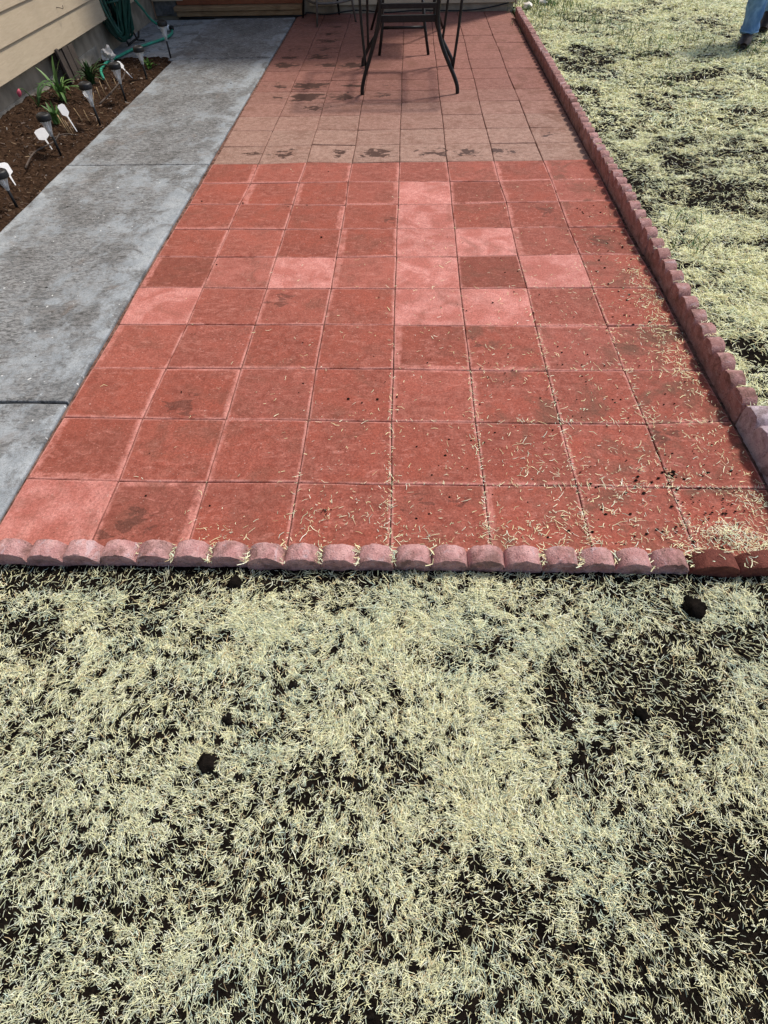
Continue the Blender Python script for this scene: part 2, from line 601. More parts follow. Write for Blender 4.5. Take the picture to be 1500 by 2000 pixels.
# ------------------------------------------------------------------ ground, lawn soil
PATCH_D = [(0.679, -0.348, 0.13, 0.105), (0.679, -0.348, 0.11, 0.085), (0.728, -0.436, 0.084, 0.077), (0.925, -0.22, 0.12, 0.05), (0.76, -0.78, 0.15, 0.07), (0.447, -0.418, 0.045, 0.11), (-1.05, -0.075, 0.2, 0.035), (0.625, -0.064, 0.102, 0.07), (0.925, -0.231, 0.094, 0.053), (0.447, -0.418, 0.04, 0.113), (-0.439, -0.084, 0.037, 0.031), (-0.31, -0.09, 0.062, 0.038), (-0.764, -0.556, 0.074, 0.041), (0.734, -0.731, 0.138, 0.057), (0.57, -0.788, 0.062, 0.035), (-0.539, -0.428, 0.078, 0.052), (-0.769, -0.091, 0.166, 0.044), (-1.05, -0.079, 0.138, 0.05), (0.709, -0.882, 0.088, 0.048), (-0.123, -0.573, 0.042, 0.028), (0.056, -0.569, 0.042, 0.045), (-0.418, -0.386, 0.053, 0.04), (0.586, -0.838, 0.045, 0.033), (-0.88, -0.269, 0.085, 0.045), (-0.971, -0.256, 0.071, 0.062), (-0.459, -0.26, 0.049, 0.038), (-0.262, -0.271, 0.041, 0.03), (0.174, -0.318, 0.033, 0.035), (0.273, -0.245, 0.055, 0.038), (0.452, -0.05, 0.074, 0.031), (0.863, -0.042, 0.087, 0.035), (1.047, -0.089, 0.043, 0.068), (1.686, 5.826, 0.119, 0.153), (1.788, 5.51, 0.16, 0.177), (2.779, 5.509, 0.135, 0.14), (2.687, 5.004, 0.169, 0.155), (2.961, 4.87, 0.115, 0.149), (2.456, 4.379, 0.109, 0.104), (2.519, 3.998, 0.11, 0.092), (1.498, 4.55, 0.081, 0.124), (1.919, 3.426, 0.074, 0.097), (1.783, 3.025, 0.079, 0.084), (1.882, 2.701, 0.119, 0.075), (2.068, 2.646, 0.102, 0.088), (1.759, 2.476, 0.114, 0.082), (1.417, 3.242, 0.06, 0.129), (1.536, 3.95, 0.056, 0.092), (1.81, 3.05, 0.095, 0.129), (1.916, 2.627, 0.102, 0.073), (1.736, 2.449, 0.071, 0.061), (1.898, 2.355, 0.083, 0.092), (1.859, 1.963, 0.077, 0.066), (1.42, 1.737, 0.049, 0.04), (1.415, 2.708, 0.054, 0.137), (1.394, 2.296, 0.055, 0.09), (1.506, 2.94, 0.069, 0.116), (1.73, 1.997, 0.065, 0.05), (1.333, 3.48, 0.055, 0.099), (2.438, 4.894, 0.167, 0.12), (2.392, 5.637, 0.138, 0.108), (2.221, 2.926, 0.062, 0.081)]
PATCH_L = [(-0.381, -0.229, 0.155, 0.07), (0.108, -0.306, 0.094, 0.088), (0.167, -0.474, 0.099, 0.088), (-0.071, -0.237, 0.111, 0.061), (-0.601, -0.35, 0.121, 0.071), (0.424, -0.241, 0.082, 0.092), (-0.591, -0.66, 0.07, 0.042), (0.211, -0.138, 0.115, 0.066), (0.307, -0.54, 0.096, 0.145), (0.236, -0.669, 0.101, 0.062), (-0.271, -0.211, 0.085, 0.063), (0.36, -0.665, 0.089, 0.062), (0.696, -0.616, 0.079, 0.042), (-0.947, -0.178, 0.088, 0.041), (0.087, -0.931, 0.078, 0.03), (-0.309, -0.927, 0.09, 0.039), (-0.059, -0.455, 0.076, 0.077)]


def density(x, y):
    """how thickly the straw lies, 0..1"""
    near = y < 0.3
    wx = x + (fbm(x, y, 9, 3, 90) - 0.5) * 0.12
    wy = y + (fbm(x, y, 9, 3, 95) - 0.5) * 0.10
    low = np.clip((-0.35 - y) / 0.4, 0, 1)
    d = 0.37 + 0.03 * low + (fbm(x, y, 5, 3, 1) - 0.5) * (0.50 - 0.2 * low) + (fbm(x, y, 22, 3, 5) - 0.5) * (0.75 - 0.25 * low) + (vnoise(x * 130, y * 130, 19) - 0.5) * 0.5
    pep = np.clip((vnoise(x * 52 + 3 * vnoise(x * 20, y * 20, 8), y * 52, 9) - 0.60) * 5, 0, 1)
    pep2 = np.clip((vnoise(x * 88, y * 88 + 2 * vnoise(x * 30, y * 30, 18), 29) - 0.62) * 5, 0, 1)
    d = d - 0.54 * np.maximum(pep, pep2) * (0.4 + 1.1 * fbm(x, y, 8, 2, 49))
    d = d - 0.34 * np.exp(-((y + 0.045) / 0.045) ** 2) * np.clip(0.9 - x * 0.5, 0.3, 1.3)
    far_d = 0.41 + (fbm(x, y, 1.9, 3, 31) - 0.5) * 1.15 + (fbm(x * 0.8, y * 1.3, 12, 4, 35) - 0.5) * 1.5 + (vnoise(x * 48, y * 48, 39) - 0.5) * 0.7
    d = np.where(near, d, far_d)
    for (cx, cy, rx, ry) in PATCH_D:
        q = ((wx - cx) / (rx * 1.05)) ** 2 + ((wy - cy) / (ry * 1.05)) ** 2
        d = d - np.where(near, 0.32, 0.62) * np.exp(-q * 1.1)
    for (cx, cy, rx, ry) in PATCH_L:
        q = ((wx - cx) / (rx * 1.25)) ** 2 + ((wy - cy) / (ry * 1.25)) ** 2
        d = d + 0.26 * np.exp(-q)
    return np.clip(d, 0.0, 1.0)


def height(x, y):
    near = np.clip((0.6 - y) / 0.6, 0, 1) * (x < 1.22)
    a = (fbm(x, y, 7, 4, 50) - 0.5) * 0.022 + (fbm(x, y, 38, 3, 55) - 0.5) * 0.016
    b = (fbm(x, y, 3, 4, 60) - 0.5) * 0.04 + (fbm(x, y, 16, 3, 65) - 0.5) * 0.018
    h = np.where(near > 0, a - 0.004, b - 0.005)
    return h


def soil_grid(name, x0, x1, y0, y1, step):
    nx, ny = int((x1 - x0) / step) + 1, int((y1 - y0) / step) + 1
    X, Y = np.meshgrid(np.linspace(x0, x1, nx), np.linspace(y0, y1, ny))
    Z = height(X, Y)
    co = np.stack([X, Y, Z], -1).reshape(-1, 3)
    i = np.arange((ny - 1) * nx).reshape(ny - 1, nx)[:, :-1].ravel()
    quads = np.stack([i, i + 1, i + nx + 1, i + nx], 1)
    me = bpy.data.meshes.new(name)
    me.vertices.add(len(co))
    me.vertices.foreach_set('co', co.ravel().astype(np.float32))
    me.loops.add(quads.size)
    me.loops.foreach_set('vertex_index', quads.ravel().astype(np.int32))
    me.polygons.add(len(quads))
    me.polygons.foreach_set('loop_start', (np.arange(len(quads)) * 4).astype(np.int32))
    me.polygons.foreach_set('use_smooth', np.ones(len(quads), bool))
    me.update(calc_edges=True)
    at = me.attributes.new('straw', 'FLOAT', 'POINT')
    at.data.foreach_set('value', density(X, Y).ravel().astype(np.float32))
    o = link(name, me, M_SOIL)
    tag(o, kind='structure')
    return o


g = MB().add([(-90, -60, -0.09), (90, -60, -0.09), (90, 120, -0.09), (-90, 120, -0.09)], [(0, 1, 2, 3)]).build('ground', M_BED)
tag(g, kind='structure')
soil_grid('front_lawn_soil', -2.6, 2.8, -1.8, -0.022, 0.012)
soil_grid('side_lawn_soil', 1.275, 6.2, -0.02, 11.5, 0.03)


# ------------------------------------------------------------------ straw
def blades(name, mat, x, y, z, L, W, yaw, pitch, roll, bend, cols, parent=None):
    """a strip of two bent quads for every straw"""
    n = len(x)
    d = np.stack([np.cos(yaw) * np.cos(pitch), np.sin(yaw) * np.cos(pitch), np.sin(pitch)], 1)
    s0 = np.stack([-np.sin(yaw), np.cos(yaw), np.zeros(n)], 1)
    u = np.cross(d, s0)
    s = s0 * np.cos(roll)[:, None] + u * np.sin(roll)[:, None]
    c = np.stack([x, y, z], 1)
    up_ = np.cross(d, s)
    off = (s * np.cos(roll)[:, None] * 0.9 + up_ * 0.35) * (bend * L)[:, None]
    h = (L / 2)[:, None]
    w = (W / 2)[:, None]
    a = c - d * h
    m = c + off
    b = c + d * h
    co = np.stack([a - s * w, a + s * w, m - s * w * 1.05, m + s * w * 1.05, b - s * w * 0.6, b + s * w * 0.6], 1).reshape(-1, 3)
    base = (np.arange(n) * 6)[:, None]
    quads = np.stack([base + np.array([0, 1, 3, 2]), base + np.array([2, 3, 5, 4])], 1).reshape(-1, 4)
    me = bpy.data.meshes.new(name)
    me.vertices.add(len(co))
    me.vertices.foreach_set('co', co.ravel().astype(np.float32))
    me.loops.add(quads.size)
    me.loops.foreach_set('vertex_index', quads.ravel().astype(np.int32))
    me.polygons.add(len(quads))
    me.polygons.foreach_set('loop_start', (np.arange(len(quads)) * 4).astype(np.int32))
    me.update(calc_edges=True)
    ca = me.color_attributes.new('tint', 'FLOAT_COLOR', 'POINT')
    c4 = np.ones((n, 6, 4), np.float32)
    c4[:, :, :3] = cols[:, None, :]
    ca.data.foreach_set('color', c4.ravel())
    return link(name, me, mat, parent)


def straw_cols(n, x, y):
    pal = np.array([(0.77, 0.72, 0.40), (0.85, 0.82, 0.54), (0.67, 0.67, 0.40), (0.60, 0.65, 0.45), (0.52, 0.38, 0.20), (0.47, 0.57, 0.45), (0.84, 0.84, 0.64)])
    g_ = fbm(x, y, 4, 3, 77)
    base = np.array([0.31, 0.24, 0.17, 0.10, 0.06, 0.02, 0.10])
    k = RNG.choice(7, n, p=base)
    swap = (RNG.random(n) < np.clip((g_ - 0.55) * 4, 0, 0.35))
    k = np.where(swap, RNG.choice([2, 3, 3, 5], n), k)
    c_ = pal[k] * RNG.uniform(0.66, 1.22, (n, 1))
    grey = (np.clip((0.15 - x) * 0.9, 0, 1) * np.clip((-0.25 - y) * 1.6, 0, 1) * 0.55)[:, None]
    c_ = c_ * (1 - grey) + c_ * np.array([0.88, 0.98, 1.12]) * grey
    side = np.clip((y - 0.4) * 2, 0, 1)[:, None]
    c_ = c_ * (1 + side * np.array([0.10, 0.11, 0.02]))
    return np.minimum(c_, 0.93).astype(np.float32)


def scatter(name, x0, x1, y0, y1, per_m2, L, W, keep=None, power=1.25, lift=0.017):
    n = int((x1 - x0) * (y1 - y0) * per_m2)
    x = RNG.uniform(x0, x1, n)
    y = RNG.uniform(y0, y1, n)
    d = density(x, y)
    ok = RNG.random(n) < 0.05 + 0.95 * d ** power
    if keep is not None:
        ok &= keep(x, y)
    x, y, d = x[ok], y[ok], d[ok]
    n = len(x)
    z = height(x, y) + 0.002 + RNG.random(n) ** 1.3 * lift * (0.25 + 0.75 * d)
    ln = np.clip(RNG.lognormal(0, 0.55, n), 0.3, 2.8) * L
    ln = np.where(RNG.random(n) < 0.025, ln * 2.0, ln)
    if y1 < 0.2:
        ln = ln * (1.12 + 0.42 * np.clip(y, -1.1, 0))
        W = W * (1.15 + 0.38 * np.clip(y, -1.1, 0))
    flow = fbm(x, y, 2.5, 2, 70) * 8
    yaw = np.where(RNG.random(n) < 0.35, flow + RNG.normal(0, 0.5, n), RNG.uniform(0, 2 * math.pi, n))
    return blades(name, M_STRAW, x, y, z, ln, W * RNG.uniform(0.6, 1.35, n), yaw, RNG.normal(0, 0.26, n), RNG.normal(0, 0.5, n),
                  RNG.normal(0, 0.10, n), straw_cols(n, x, y))


o = scatter('straw_mulch', -1.45, 1.45, -1.20, -0.034, 255000, 0.0126, 0.00104, None, 1.25, 0.013)
tag(o, 'pale cut straw strewn over black soil in front of the patio edging', 'straw', kind='stuff')


def side_keep(x, y):
    return (x > 1.30) & (x < 1.9 + 0.36 * np.maximum(y, 0)) & (x > 1.30)


o = scatter('straw_mulch', 1.30, 3.6, -0.05, 3.6, 60000, 0.022, 0.0018, side_keep, 1.2, 0.016)
tag(o, 'pale straw scattered over the soil beside the right hand edging', 'straw', kind='stuff')
o = scatter('straw_mulch', 1.30, 5.6, 3.6, 11.0, 27000, 0.031, 0.0032, side_keep, 1.3, 0.020)
tag(o, 'straw over dug soil on the far part of the lawn near the jeans', 'straw', kind='stuff')

# the same straw further out to the sides, coarser
fx0 = lambda x, y: (np.abs(x) > 1.45) | (y < -1.20)
o = scatter('straw_mulch', -2.5, 2.7, -1.7, -0.036, 26000, 0.024, 0.0022, fx0, 1.2, 0.014)
tag(o, 'pale straw at the outer sides of the near lawn', 'straw', kind='stuff')
fx1 = lambda x, y: (x > 1.9 + 0.36 * np.maximum(y, 0)) & (x < 3.6 + 0.3 * y)
o = scatter('straw_mulch', 1.9, 5.4, -0.05, 5.5, 12000, 0.030, 0.0034, fx1, 1.2, 0.016)
tag(o, 'pale straw on the outer right of the lawn', 'straw', kind='stuff')

# sparse green grass showing through
gx, gy_, gz = [], [], []
TUFTS = [(1.53, 2.17), (1.49, 1.91), (1.85, 6.76), (2.27, 6.42), (2.43, 6.11), (2.75, 6.03), (2.21, 5.8), (2.28, 5.48), (1.69, 7.88), (2.07, 4.72), (1.73, 7.32), (1.92, 7.72), (2.07, 7.04), (3.41, 5.86), (3.22, 5.5), (1.5, 7.6), (1.42, 7.3), (1.6, 8.1), (1.4, 6.7), (1.9, 8.2), (1.48, 7.9), (1.75, 8.0)]
TX, TY, TS = [], [], []
for (a, b) in TUFTS:
    k = 90 if b > 7 else (16 if b < 3 else 45)
    sp = 0.05 if b < 3 else 0.14
    TX.append(RNG.normal(a, sp, k)); TY.append(RNG.normal(b, sp, k))
TX, TY = np.concatenate(TX), np.concatenate(TY)
n = len(TX)
gl = RNG.uniform(0.03, 0.075, n)
gp_ = RNG.normal(1.0, 0.35, n)
gc = np.stack([RNG.uniform(0.04, 0.13, n), RNG.uniform(0.09, 0.19, n), RNG.uniform(0.02, 0.05, n)], 1)
o = blades('grass_tufts', M_LEAF, TX, TY, height(TX, TY) + 0.02 + gl * 0.3, gl, np.full(n, 0.005), RNG.uniform(0, 6.28, n), gp_, RNG.normal(0, 0.4, n), RNG.normal(0, 0.15, n), gc)
tag(o, 'green grass tufts coming through the straw on the right', 'grass', kind='stuff')

# ------------------------------------------------------------------ patio of square pavers
T = 0.308
DEV = [[(-8, 7), (6, -1), (1, 0), (1, 2), (8, -1), (5, -3), (2, 1), (0, -2), (0, -2)], [(-5, 9), (-8, 3), (-1, 4), (0, 1), (0, -2), (0, -5), (0, -7), (1, -7), (2, 15)], [(-4, -2), (-4, -2), (-3, 0), (-5, 1), (2, 1), (3, -6), (-1, -8), (-5, -5), (-7, 2)], [(2, 3), (2, 3), (-2, 4), (-3, 5), (-1, 1), (0, -2), (-1, -6), (-2, -1), (-5, 0)], [(-6, 2), (-1, 3), (1, -5), (2, -4), (-2, -4), (-2, -5), (2, 0), (1, 4), (3, -4)], [(-3, -1), (0, -7), (0, -10), (2, -15), (0, -8), (0, -7), (-2, 1), (3, 14), (-7, 9)], [(-2, -1), (-2, -4), (2, -11), (3, -9), (-3, -6), (2, -6), (1, 0), (0, 4), (-4, 9)], [(4, 3), (-3, -1), (3, -7), (4, -16), (1, -13), (2, -10), (10, 10), (3, 13), (-2, 19)], [(3, -2), (5, -7), (0, -5), (-4, 3), (0, 2), (5, 0), (-3, -5), (8, 13), (8, 13)], [(4, -1), (-1, -7), (9, 15), (0, -3), (1, 13), (1, 7), (-3, 13), (5, 14), (7, 25)]]
NROW = 25


def corner(c, r):
    """corner c, r of the grid of joints, in metres"""
    if 1 <= r <= 10:
        dx, dy = DEV[r - 1][c]
    elif r < 1:
        dx, dy = DEV[0][c]
    else:
        k = math.exp(-(r - 10) / 3)
        dx = DEV[9][c][0] * k + 3 * math.sin(c * 2.1 + r * 1.3)
        dy = DEV[9][c][1] * k + 4 * math.sin(c * 1.3 + r * 2.2) + (5 if r == 11 else 0)
    y = r * T + dy / 1000
    if r == 0:
        y = 0.036
    if r == NROW:
        y = 7.62
    return Vector(((c - 4) * T + dx / 1000, y, 0))


patio = MB().add([(-1.25, 0.0, -0.009), (1.25, 0.0, -0.009), (1.25, 7.63, -0.009), (-1.25, 7.63, -0.009)], [(0, 1, 2, 3)]).build('patio', M_JOINT)
tag(patio, kind='structure')

PINK = {(0, 0): 0.75, (0, 4): 0.9, (4, 4): 0.95, (5, 4): 1.0, (2, 5): 1.0, (4, 5): 0.95, (6, 5): 0.95, (4, 6): 0.9, (5, 6): 1.0, (4, 7): 0.95, (4, 8): 0.95,
        (3, 9): 0.1, (1, 5): 0.3, (3, 5): 0.18, (7, 8): 0.15, (6, 3): 0.15, (4, 9): 0.12, (7, 9): 0.12}
DARK = {(1, 0): 0.8, (0, 5): 1.0, (5, 5): 0.9, (5, 8): 0.7, (5, 7): 0.4, (6, 6): 0.5, (7, 6): 0.5, (0, 3): 0.25, (2, 4): 0.35, (6, 4): 0.45, (4, 3): 0.3, (5, 3): 0.3, (3, 8): 0.3, (3, 7): 0.35}
BANDS = {(1, 0): dict(t=.08, r=.10, l=.05), (0, 1): dict(l=.09, b=.10, r=.06), (0, 0): dict(r=.03), (1, 1): dict(t=.02), (2, 1): dict(t=.035, l=.05), (4, 3): dict(l=.10, b=.09), (5, 3): dict(b=.07),
         (4, 2): dict(t=.06, l=.04), (5, 2): dict(t=.04, l=.06), (1, 2): dict(t=.05, r=.05), (0, 2): dict(r=.05, b=.05), (2, 2): dict(l=.03), (0, 5): dict(l=.10), (0, 3): dict(l=.09), (3, 5): dict(l=.10),
         (3, 4): dict(l=.05, r=.04), (3, 6): dict(l=.11, b=.05, r=.05), (2, 7): dict(r=.10), (3, 8): dict(r=.10, b=.08), (1, 8): dict(l=.14), (2, 8): dict(l=.10), (2, 9): dict(r=.06), (3, 9): dict(r=.06),
         (0, 9): dict(b=.06, r=.08), (1, 9): dict(b=.05, l=.05), (5, 8): dict(l=.06, b=.07), (6, 8): dict(l=.07), (6, 9): dict(b=.06, l=.08), (7, 9): dict(b=.06, l=.05), (7, 8): dict(b=.06), (6, 7): dict(l=.07),
         (6, 6): dict(l=.10), (0, 7): dict(b=.07), (1, 7): dict(b=.05), (0, 6): dict(r=.04), (7, 1): dict(t=.05), (6, 0): dict(t=.02), (5, 0): dict(l=.07), (5, 1): dict(b=.05), (6, 3): dict(t=.05, l=.05), (7, 3): dict(t=.04), (6, 4): dict(b=.05), (4, 9): dict(r=.04), (5, 9): dict(r=.05),
         (2, 3): dict(b=.05), (1, 3): dict(b=.03)}
WET = {(1, 10): (.5, .5, .62), (2, 10): (.6, .55, .55), (3, 10): (.45, .5, .78), (0, 10): (.7, .55, .45), (4, 10): (.72, .5, .62), (5, 10): (.4, .45, .68), (6, 10): (.15, .55, .58), (1, 2): (.45, .25, .48), (6, 7): (.7, .6, .52), (1, 0): (.3, .28, .55), (4, 0): (.45, .75, .5), (7, 1): (.12, .85, .52), (7, 6): (.4, .5, .5), (2, 4): (.25, .6, .45), (5, 3): (.2, .6, .42), (3, 7): (.9, .3, .4),
       (1, 13): (.85, .6, .6), (2, 13): (.1, .6, .3), (1, 14): (.5, .5, 1.0), (2, 14): (.45, .5, .8), (3, 14): (.5, .6, .55), (0, 14): (.6, .5, .45), (1, 15): (.5, .55, .95), (2, 15): (.6, .5, .65), (0, 15): (.6, .5, .55), (3, 15): (.6, .5, .3),
       (0, 17): (.5, .6, .85), (1, 17): (.8, .5, .75), (2, 17): (.5, .5, .8), (1, 18): (.4, .5, .75), (0, 18): (.5, .5, .65), (2, 18): (.6, .5, .4), (1, 19): (.5, .5, .6), (0, 19): (.5, .5, .35),
       (1, 20): (.5, .5, .75), (0, 21): (.6, .5, .4), (1, 21): (.5, .5, .6), (2, 21): (.5, .5, .4), (1, 22): (.5, .5, .5), (3, 22): (.5, .5, .3), (7, 11): (.4, .5, .45)}


def paver(c, r):
    A, B, Cc, D = corner(c, r), corner(c + 1, r), corner(c + 1, r + 1), corner(c, r + 1)
    gap = 0.0019 if r >= 10 else 0.0012
    mid = (A + B + Cc + D) / 4
    out = []
    uvs = []
    N = 5
    quad = [(A, B), (B, Cc), (Cc, D), (D, A)]
    cu = [(0, 0), (1, 0), (1, 1), (0, 1)]
    for s in range(4):
        a, b = quad[s]
        for i in range(N):
            t = i / N
            p = a.lerp(b, t)
            d = (mid - p)
            # push in by the gap on both axes
            q = Vector((p.x + math.copysign(gap, d.x), p.y + math.copysign(gap, d.y), 0))
            if i:
                nrm = (b - a).normalized().cross(Vector((0, 0, 1)))
                q -= nrm * random.uniform(-0.0003, 0.0013)
            else:
                q += (mid - q).normalized() * random.uniform(0.0008, 0.003)
            out.append(q)
            u0_, v0_ = cu[s]
            u1_, v1_ = cu[(s + 1) % 4]
            uvs.append((u0_ + (u1_ - u0_) * t, v0_ + (v1_ - v0_) * t))
    n = len(out)
    dz = random.uniform(-0.0018, 0.0012)
    tx, ty = random.gauss(0, 0.004), random.gauss(0, 0.004)
    bev = 0.0028
    verts, uvl = [], []

    def ztop(q):
        return dz + (q.x - mid.x) * tx + (q.y - mid.y) * ty
    for q in out:
        verts.append((q.x - mid.x, q.y - mid.y, -0.03))
    for q in out:
        verts.append((q.x - mid.x, q.y - mid.y, ztop(q) - bev))
    for q in out:
        k = q.lerp(mid, 0.020)
        verts.append((k.x - mid.x, k.y - mid.y, ztop(q) - 0.0004))
    for q in out:
        k = q.lerp(mid, 0.06)
        verts.append((k.x - mid.x, k.y - mid.y, ztop(q)))
    fs = []
    for ring in range(3):
        for i in range(n):
            j = (i + 1) % n
            fs.append((ring * n + i, ring * n + j, (ring + 1) * n + j, (ring + 1) * n + i))
    fs.append(tuple(3 * n + i for i in range(n)))
    me = mesh('paver', verts, fs)
    uvm = me.uv_layers.new(name='UVMap')
    sc = [1, 1, 0.98, 0.94]
    vuv = []
    for ring in range(4):
        for (u, v) in uvs:
            vuv.append((0.5 + (u - 0.5) * sc[ring], 0.5 + (v - 0.5) * sc[ring]))
    for lp in me.loops:
        uvm.data[lp.index].uv = vuv[lp.vertex_index]
    o = link('paver', me, M_PAVER, patio)
    o.location = mid
    old = r >= 10
    o['seed'] = random.uniform(0, 60)
    o['pink'] = float(PINK.get((c, r), random.choice((0, 0, 0.0, 0.08)))) if not old else 0.0
    o['dark'] = float(DARK.get((c, r), random.uniform(0, 0.3)))
    o['old'] = 1.0 if old else 0.0
    o['faded'] = max(0.0, min(1.0, 1.15 - (r - 10) * 0.22 + random.uniform(-0.12, 0.12))) if old else 0.0
    o['tint'] = random.uniform(0.93, 1.07)
    bd = BANDS.get((c, r), {})
    if not bd and not old and random.random() < 0.25:
        bd = {random.choice('lrtb'): random.uniform(.02, .05)}
    for k in 'lrtb':
        o['band_' + k] = float(bd.get(k, 0.0)) if not old else 0.0
    w = WET.get((c, r), (0, 0, 0))
    o['wet_x'], o['wet_y'], o['wet'] = float(w[0]), float(w[1]), float(w[2])
    o['dirt'] = random.uniform(0.25, 0.6) + (0.55 if (c >= 5 and r <= 3) else 0) + (0.35 if c == 7 else 0) + (0.1 if old else 0)
    return o


for r in range(NROW):
    for c in range(8):
        paver(c, r)

# ------------------------------------------------------------------ concrete walkway
walk = MB().add([(-2.2, -0.02, -0.05), (-1.25, -0.02, -0.05), (-1.25, 7.45, -0.05), (-2.2, 7.45, -0.05)], [(0, 1, 2, 3)]).build('walkway', M_JOINT)
tag(walk, kind='structure')


def slab(name, outline, z0, z1, mat, parent, wear=0.0, bev=0.006, sub=14):
    """outline traced with small wobbles, rounded upper arris"""
    pts = []
    for i, a in enumerate(outline):
        b = outline[(i + 1) % len(outline)]
        a, b = Vector((*a, 0)), Vector((*b, 0))
        k = max(2, int((b - a).length * sub))
        nrm = (b - a).normalized().cross(Vector((0, 0, 1)))
        for j in range(k):
            p = a.lerp(b, j / k)
            if j: p += nrm * random.gauss(0, 0.0022)
            pts.append(p)
    n = len(pts)
    mid = sum(pts, Vector()) / n
    rings = [(0.0, z0), (0.0, z1 - bev), (bev * 0.35, z1 - bev * 0.3), (bev * 1.3, z1)]
    vs_ = []
    for ins, z in rings:
        for i, p in enumerate(pts):
            tdir = (pts[(i + 1) % n] - pts[i - 1]).normalized()
            inn = Vector((-tdir.y, tdir.x, 0))
            q = p + inn * ins
            vs_.append((q.x, q.y, z))
    fs = []
    for k in range(3):
        for i in range(n):
            j = (i + 1) % n
            fs.append((k * n + i, k * n + j, (k + 1) * n + j, (k + 1) * n + i))
    fs.append(tuple(3 * n + i for i in range(n)))
    o = link(name, mesh(name, vs_, fs), mat, parent)
    o['wear'] = wear
    return o


JO = [-0.02, 0.702, 3.068, 5.695, 7.43]
WR = [-0.03, 0.015, 0.06, 0.08]
for i in range(4):
    y0, y1 = JO[i] + 0.006, JO[i + 1] - 0.006
    slab('concrete_slab', [(-2.195, y0), (-1.252, y0), (-1.252, y1), (-2.195, y1)], -0.09, 0.002 + 0.002 * (i % 2), M_CONC, walk, WR[i])

# cracked grey paving between the walkway and the house
pad = MB().add([(-2.97, 5.76, -0.03), (-2.21, 5.76, -0.03), (-2.21, 7.5, -0.03), (-2.97, 7.5, -0.03)], [(0, 1, 2, 3)]).build('cracked_paving', M_JOINT)
tag(pad, kind='structure')
for outl in ([(-2.96, 5.78), (-2.60, 5.76), (-2.55, 6.05), (-2.70, 6.16), (-2.96, 6.10)],
             [(-2.59, 5.755), (-2.215, 5.73), (-2.215, 6.22), (-2.43, 6.17), (-2.54, 6.05)],
             [(-2.96, 6.112), (-2.70, 6.172), (-2.545, 6.062), (-2.43, 6.182), (-2.215, 6.232), (-2.215, 6.78), (-2.96, 6.72)],
             [(-2.96, 6.732), (-2.56, 6.762), (-2.52, 7.49), (-2.96, 7.49)],
             [(-2.55, 6.763), (-2.215, 6.792), (-2.215, 7.49), (-2.51, 7.49)]):
    slab('paving_piece', outl, -0.06, -0.012 + random.uniform(-0.002, 0.002), M_CONC, pad, -0.13, 0.004, 10)

# ------------------------------------------------------------------ scalloped edging
def edging_block(parent, origin, along, across, n, pitch, top, thick, bottom=-0.09, base_z=0.0, crest=0.030, bulge=0.006, **props):
    """origin = inner end of the block on the visible face; across points to the back"""
    S = 13
    al, ac = Vector(along), Vector(across)
    cols_ = []
    for k in range(n):
        tz = random.uniform(-0.002, 0.002)
        for i in range(S):
            t = -1 + 2 * i / (S - 1)
            if k and i == 0: continue
            arc = max(0, 1 - (abs(t) * 0.995) ** 2.2) ** 0.55
            s = (k + 0.5 + t * 0.5) * pitch
            cols_.append((s, arc, tz))
    vs_, fs = [], []
    m = 8
    for (s, arc, tz) in cols_:
        zt = top - crest + crest * arc + tz
        bl = bulge * arc
        jit = lambda: random.gauss(0, 0.0011)
        prof = [(0.004, bottom), (0.0015, base_z + 0.012), (-bl, zt - 0.014), (-bl + 0.0008, zt - 0.0025), (0.0035, zt), (thick - 0.004, zt), (thick - 0.0005, zt - 0.003), (thick, bottom)]
        for (d, z) in prof:
            p = al * (s + jit()) + ac * (d + jit()) + Vector((0, 0, z + jit()))
            vs_.append(p)
    nc = len(cols_)
    for i in range(nc - 1):
        for j in range(m - 1):
            fs.append((i * m + j, (i + 1) * m + j, (i + 1) * m + j + 1, i * m + j + 1))
    fs.append(tuple(range(m)))
    fs.append(tuple((nc - 1) * m + j for j in range(m - 1, -1, -1)))
    # make the normals point outward
    me = mesh('edging_block', vs_, fs)
    bm = bmesh.new(); bm.from_mesh(me); bmesh.ops.recalc_face_normals(bm, faces=bm.faces[:]); bm.to_mesh(me); bm.free()
    o = link('edging_block', me, M_EDGE, parent, True)
    me.set_sharp_from_angle(angle=math.radians(38))
    o.location = origin
    for k in ('red', 'lilac', 'wet_red'):
        o[k] = float(props.get(k, 0.0))
    o['seed'] = random.uniform(0, 50)
    return o


front_edge = empty('front_edging', (0, -0.03, 0))
tag(front_edge, 'low row of pink scalloped concrete edging across the near end of the red patio', 'garden edging')
XJ = [-1.285, -0.853, -0.412, 0.021, 0.452, 0.868, 1.296]
for i in range(6):
    w = XJ[i + 1] - XJ[i] - 0.004
    ang = random.gauss(0, 0.004)
    last = i == 5
    b = edging_block(front_edge, (XJ[i] + 0.002, random.gauss(0, 0.0015), random.gauss(0, 0.001)), (math.cos(ang), math.sin(ang), 0), (-math.sin(ang), math.cos(ang), 0),
                     4 if not last else 3, w / (4 if not last else 3), 0.060 + (0.004 if i == 0 else 0), 0.056, crest=0.044, bulge=0.003,
                     red=0.0 if i not in (4,) else 0.15, wet_red=1.0 if last else 0.0)
    if last:
        b['label'] = 'dark red edging block at the right end'

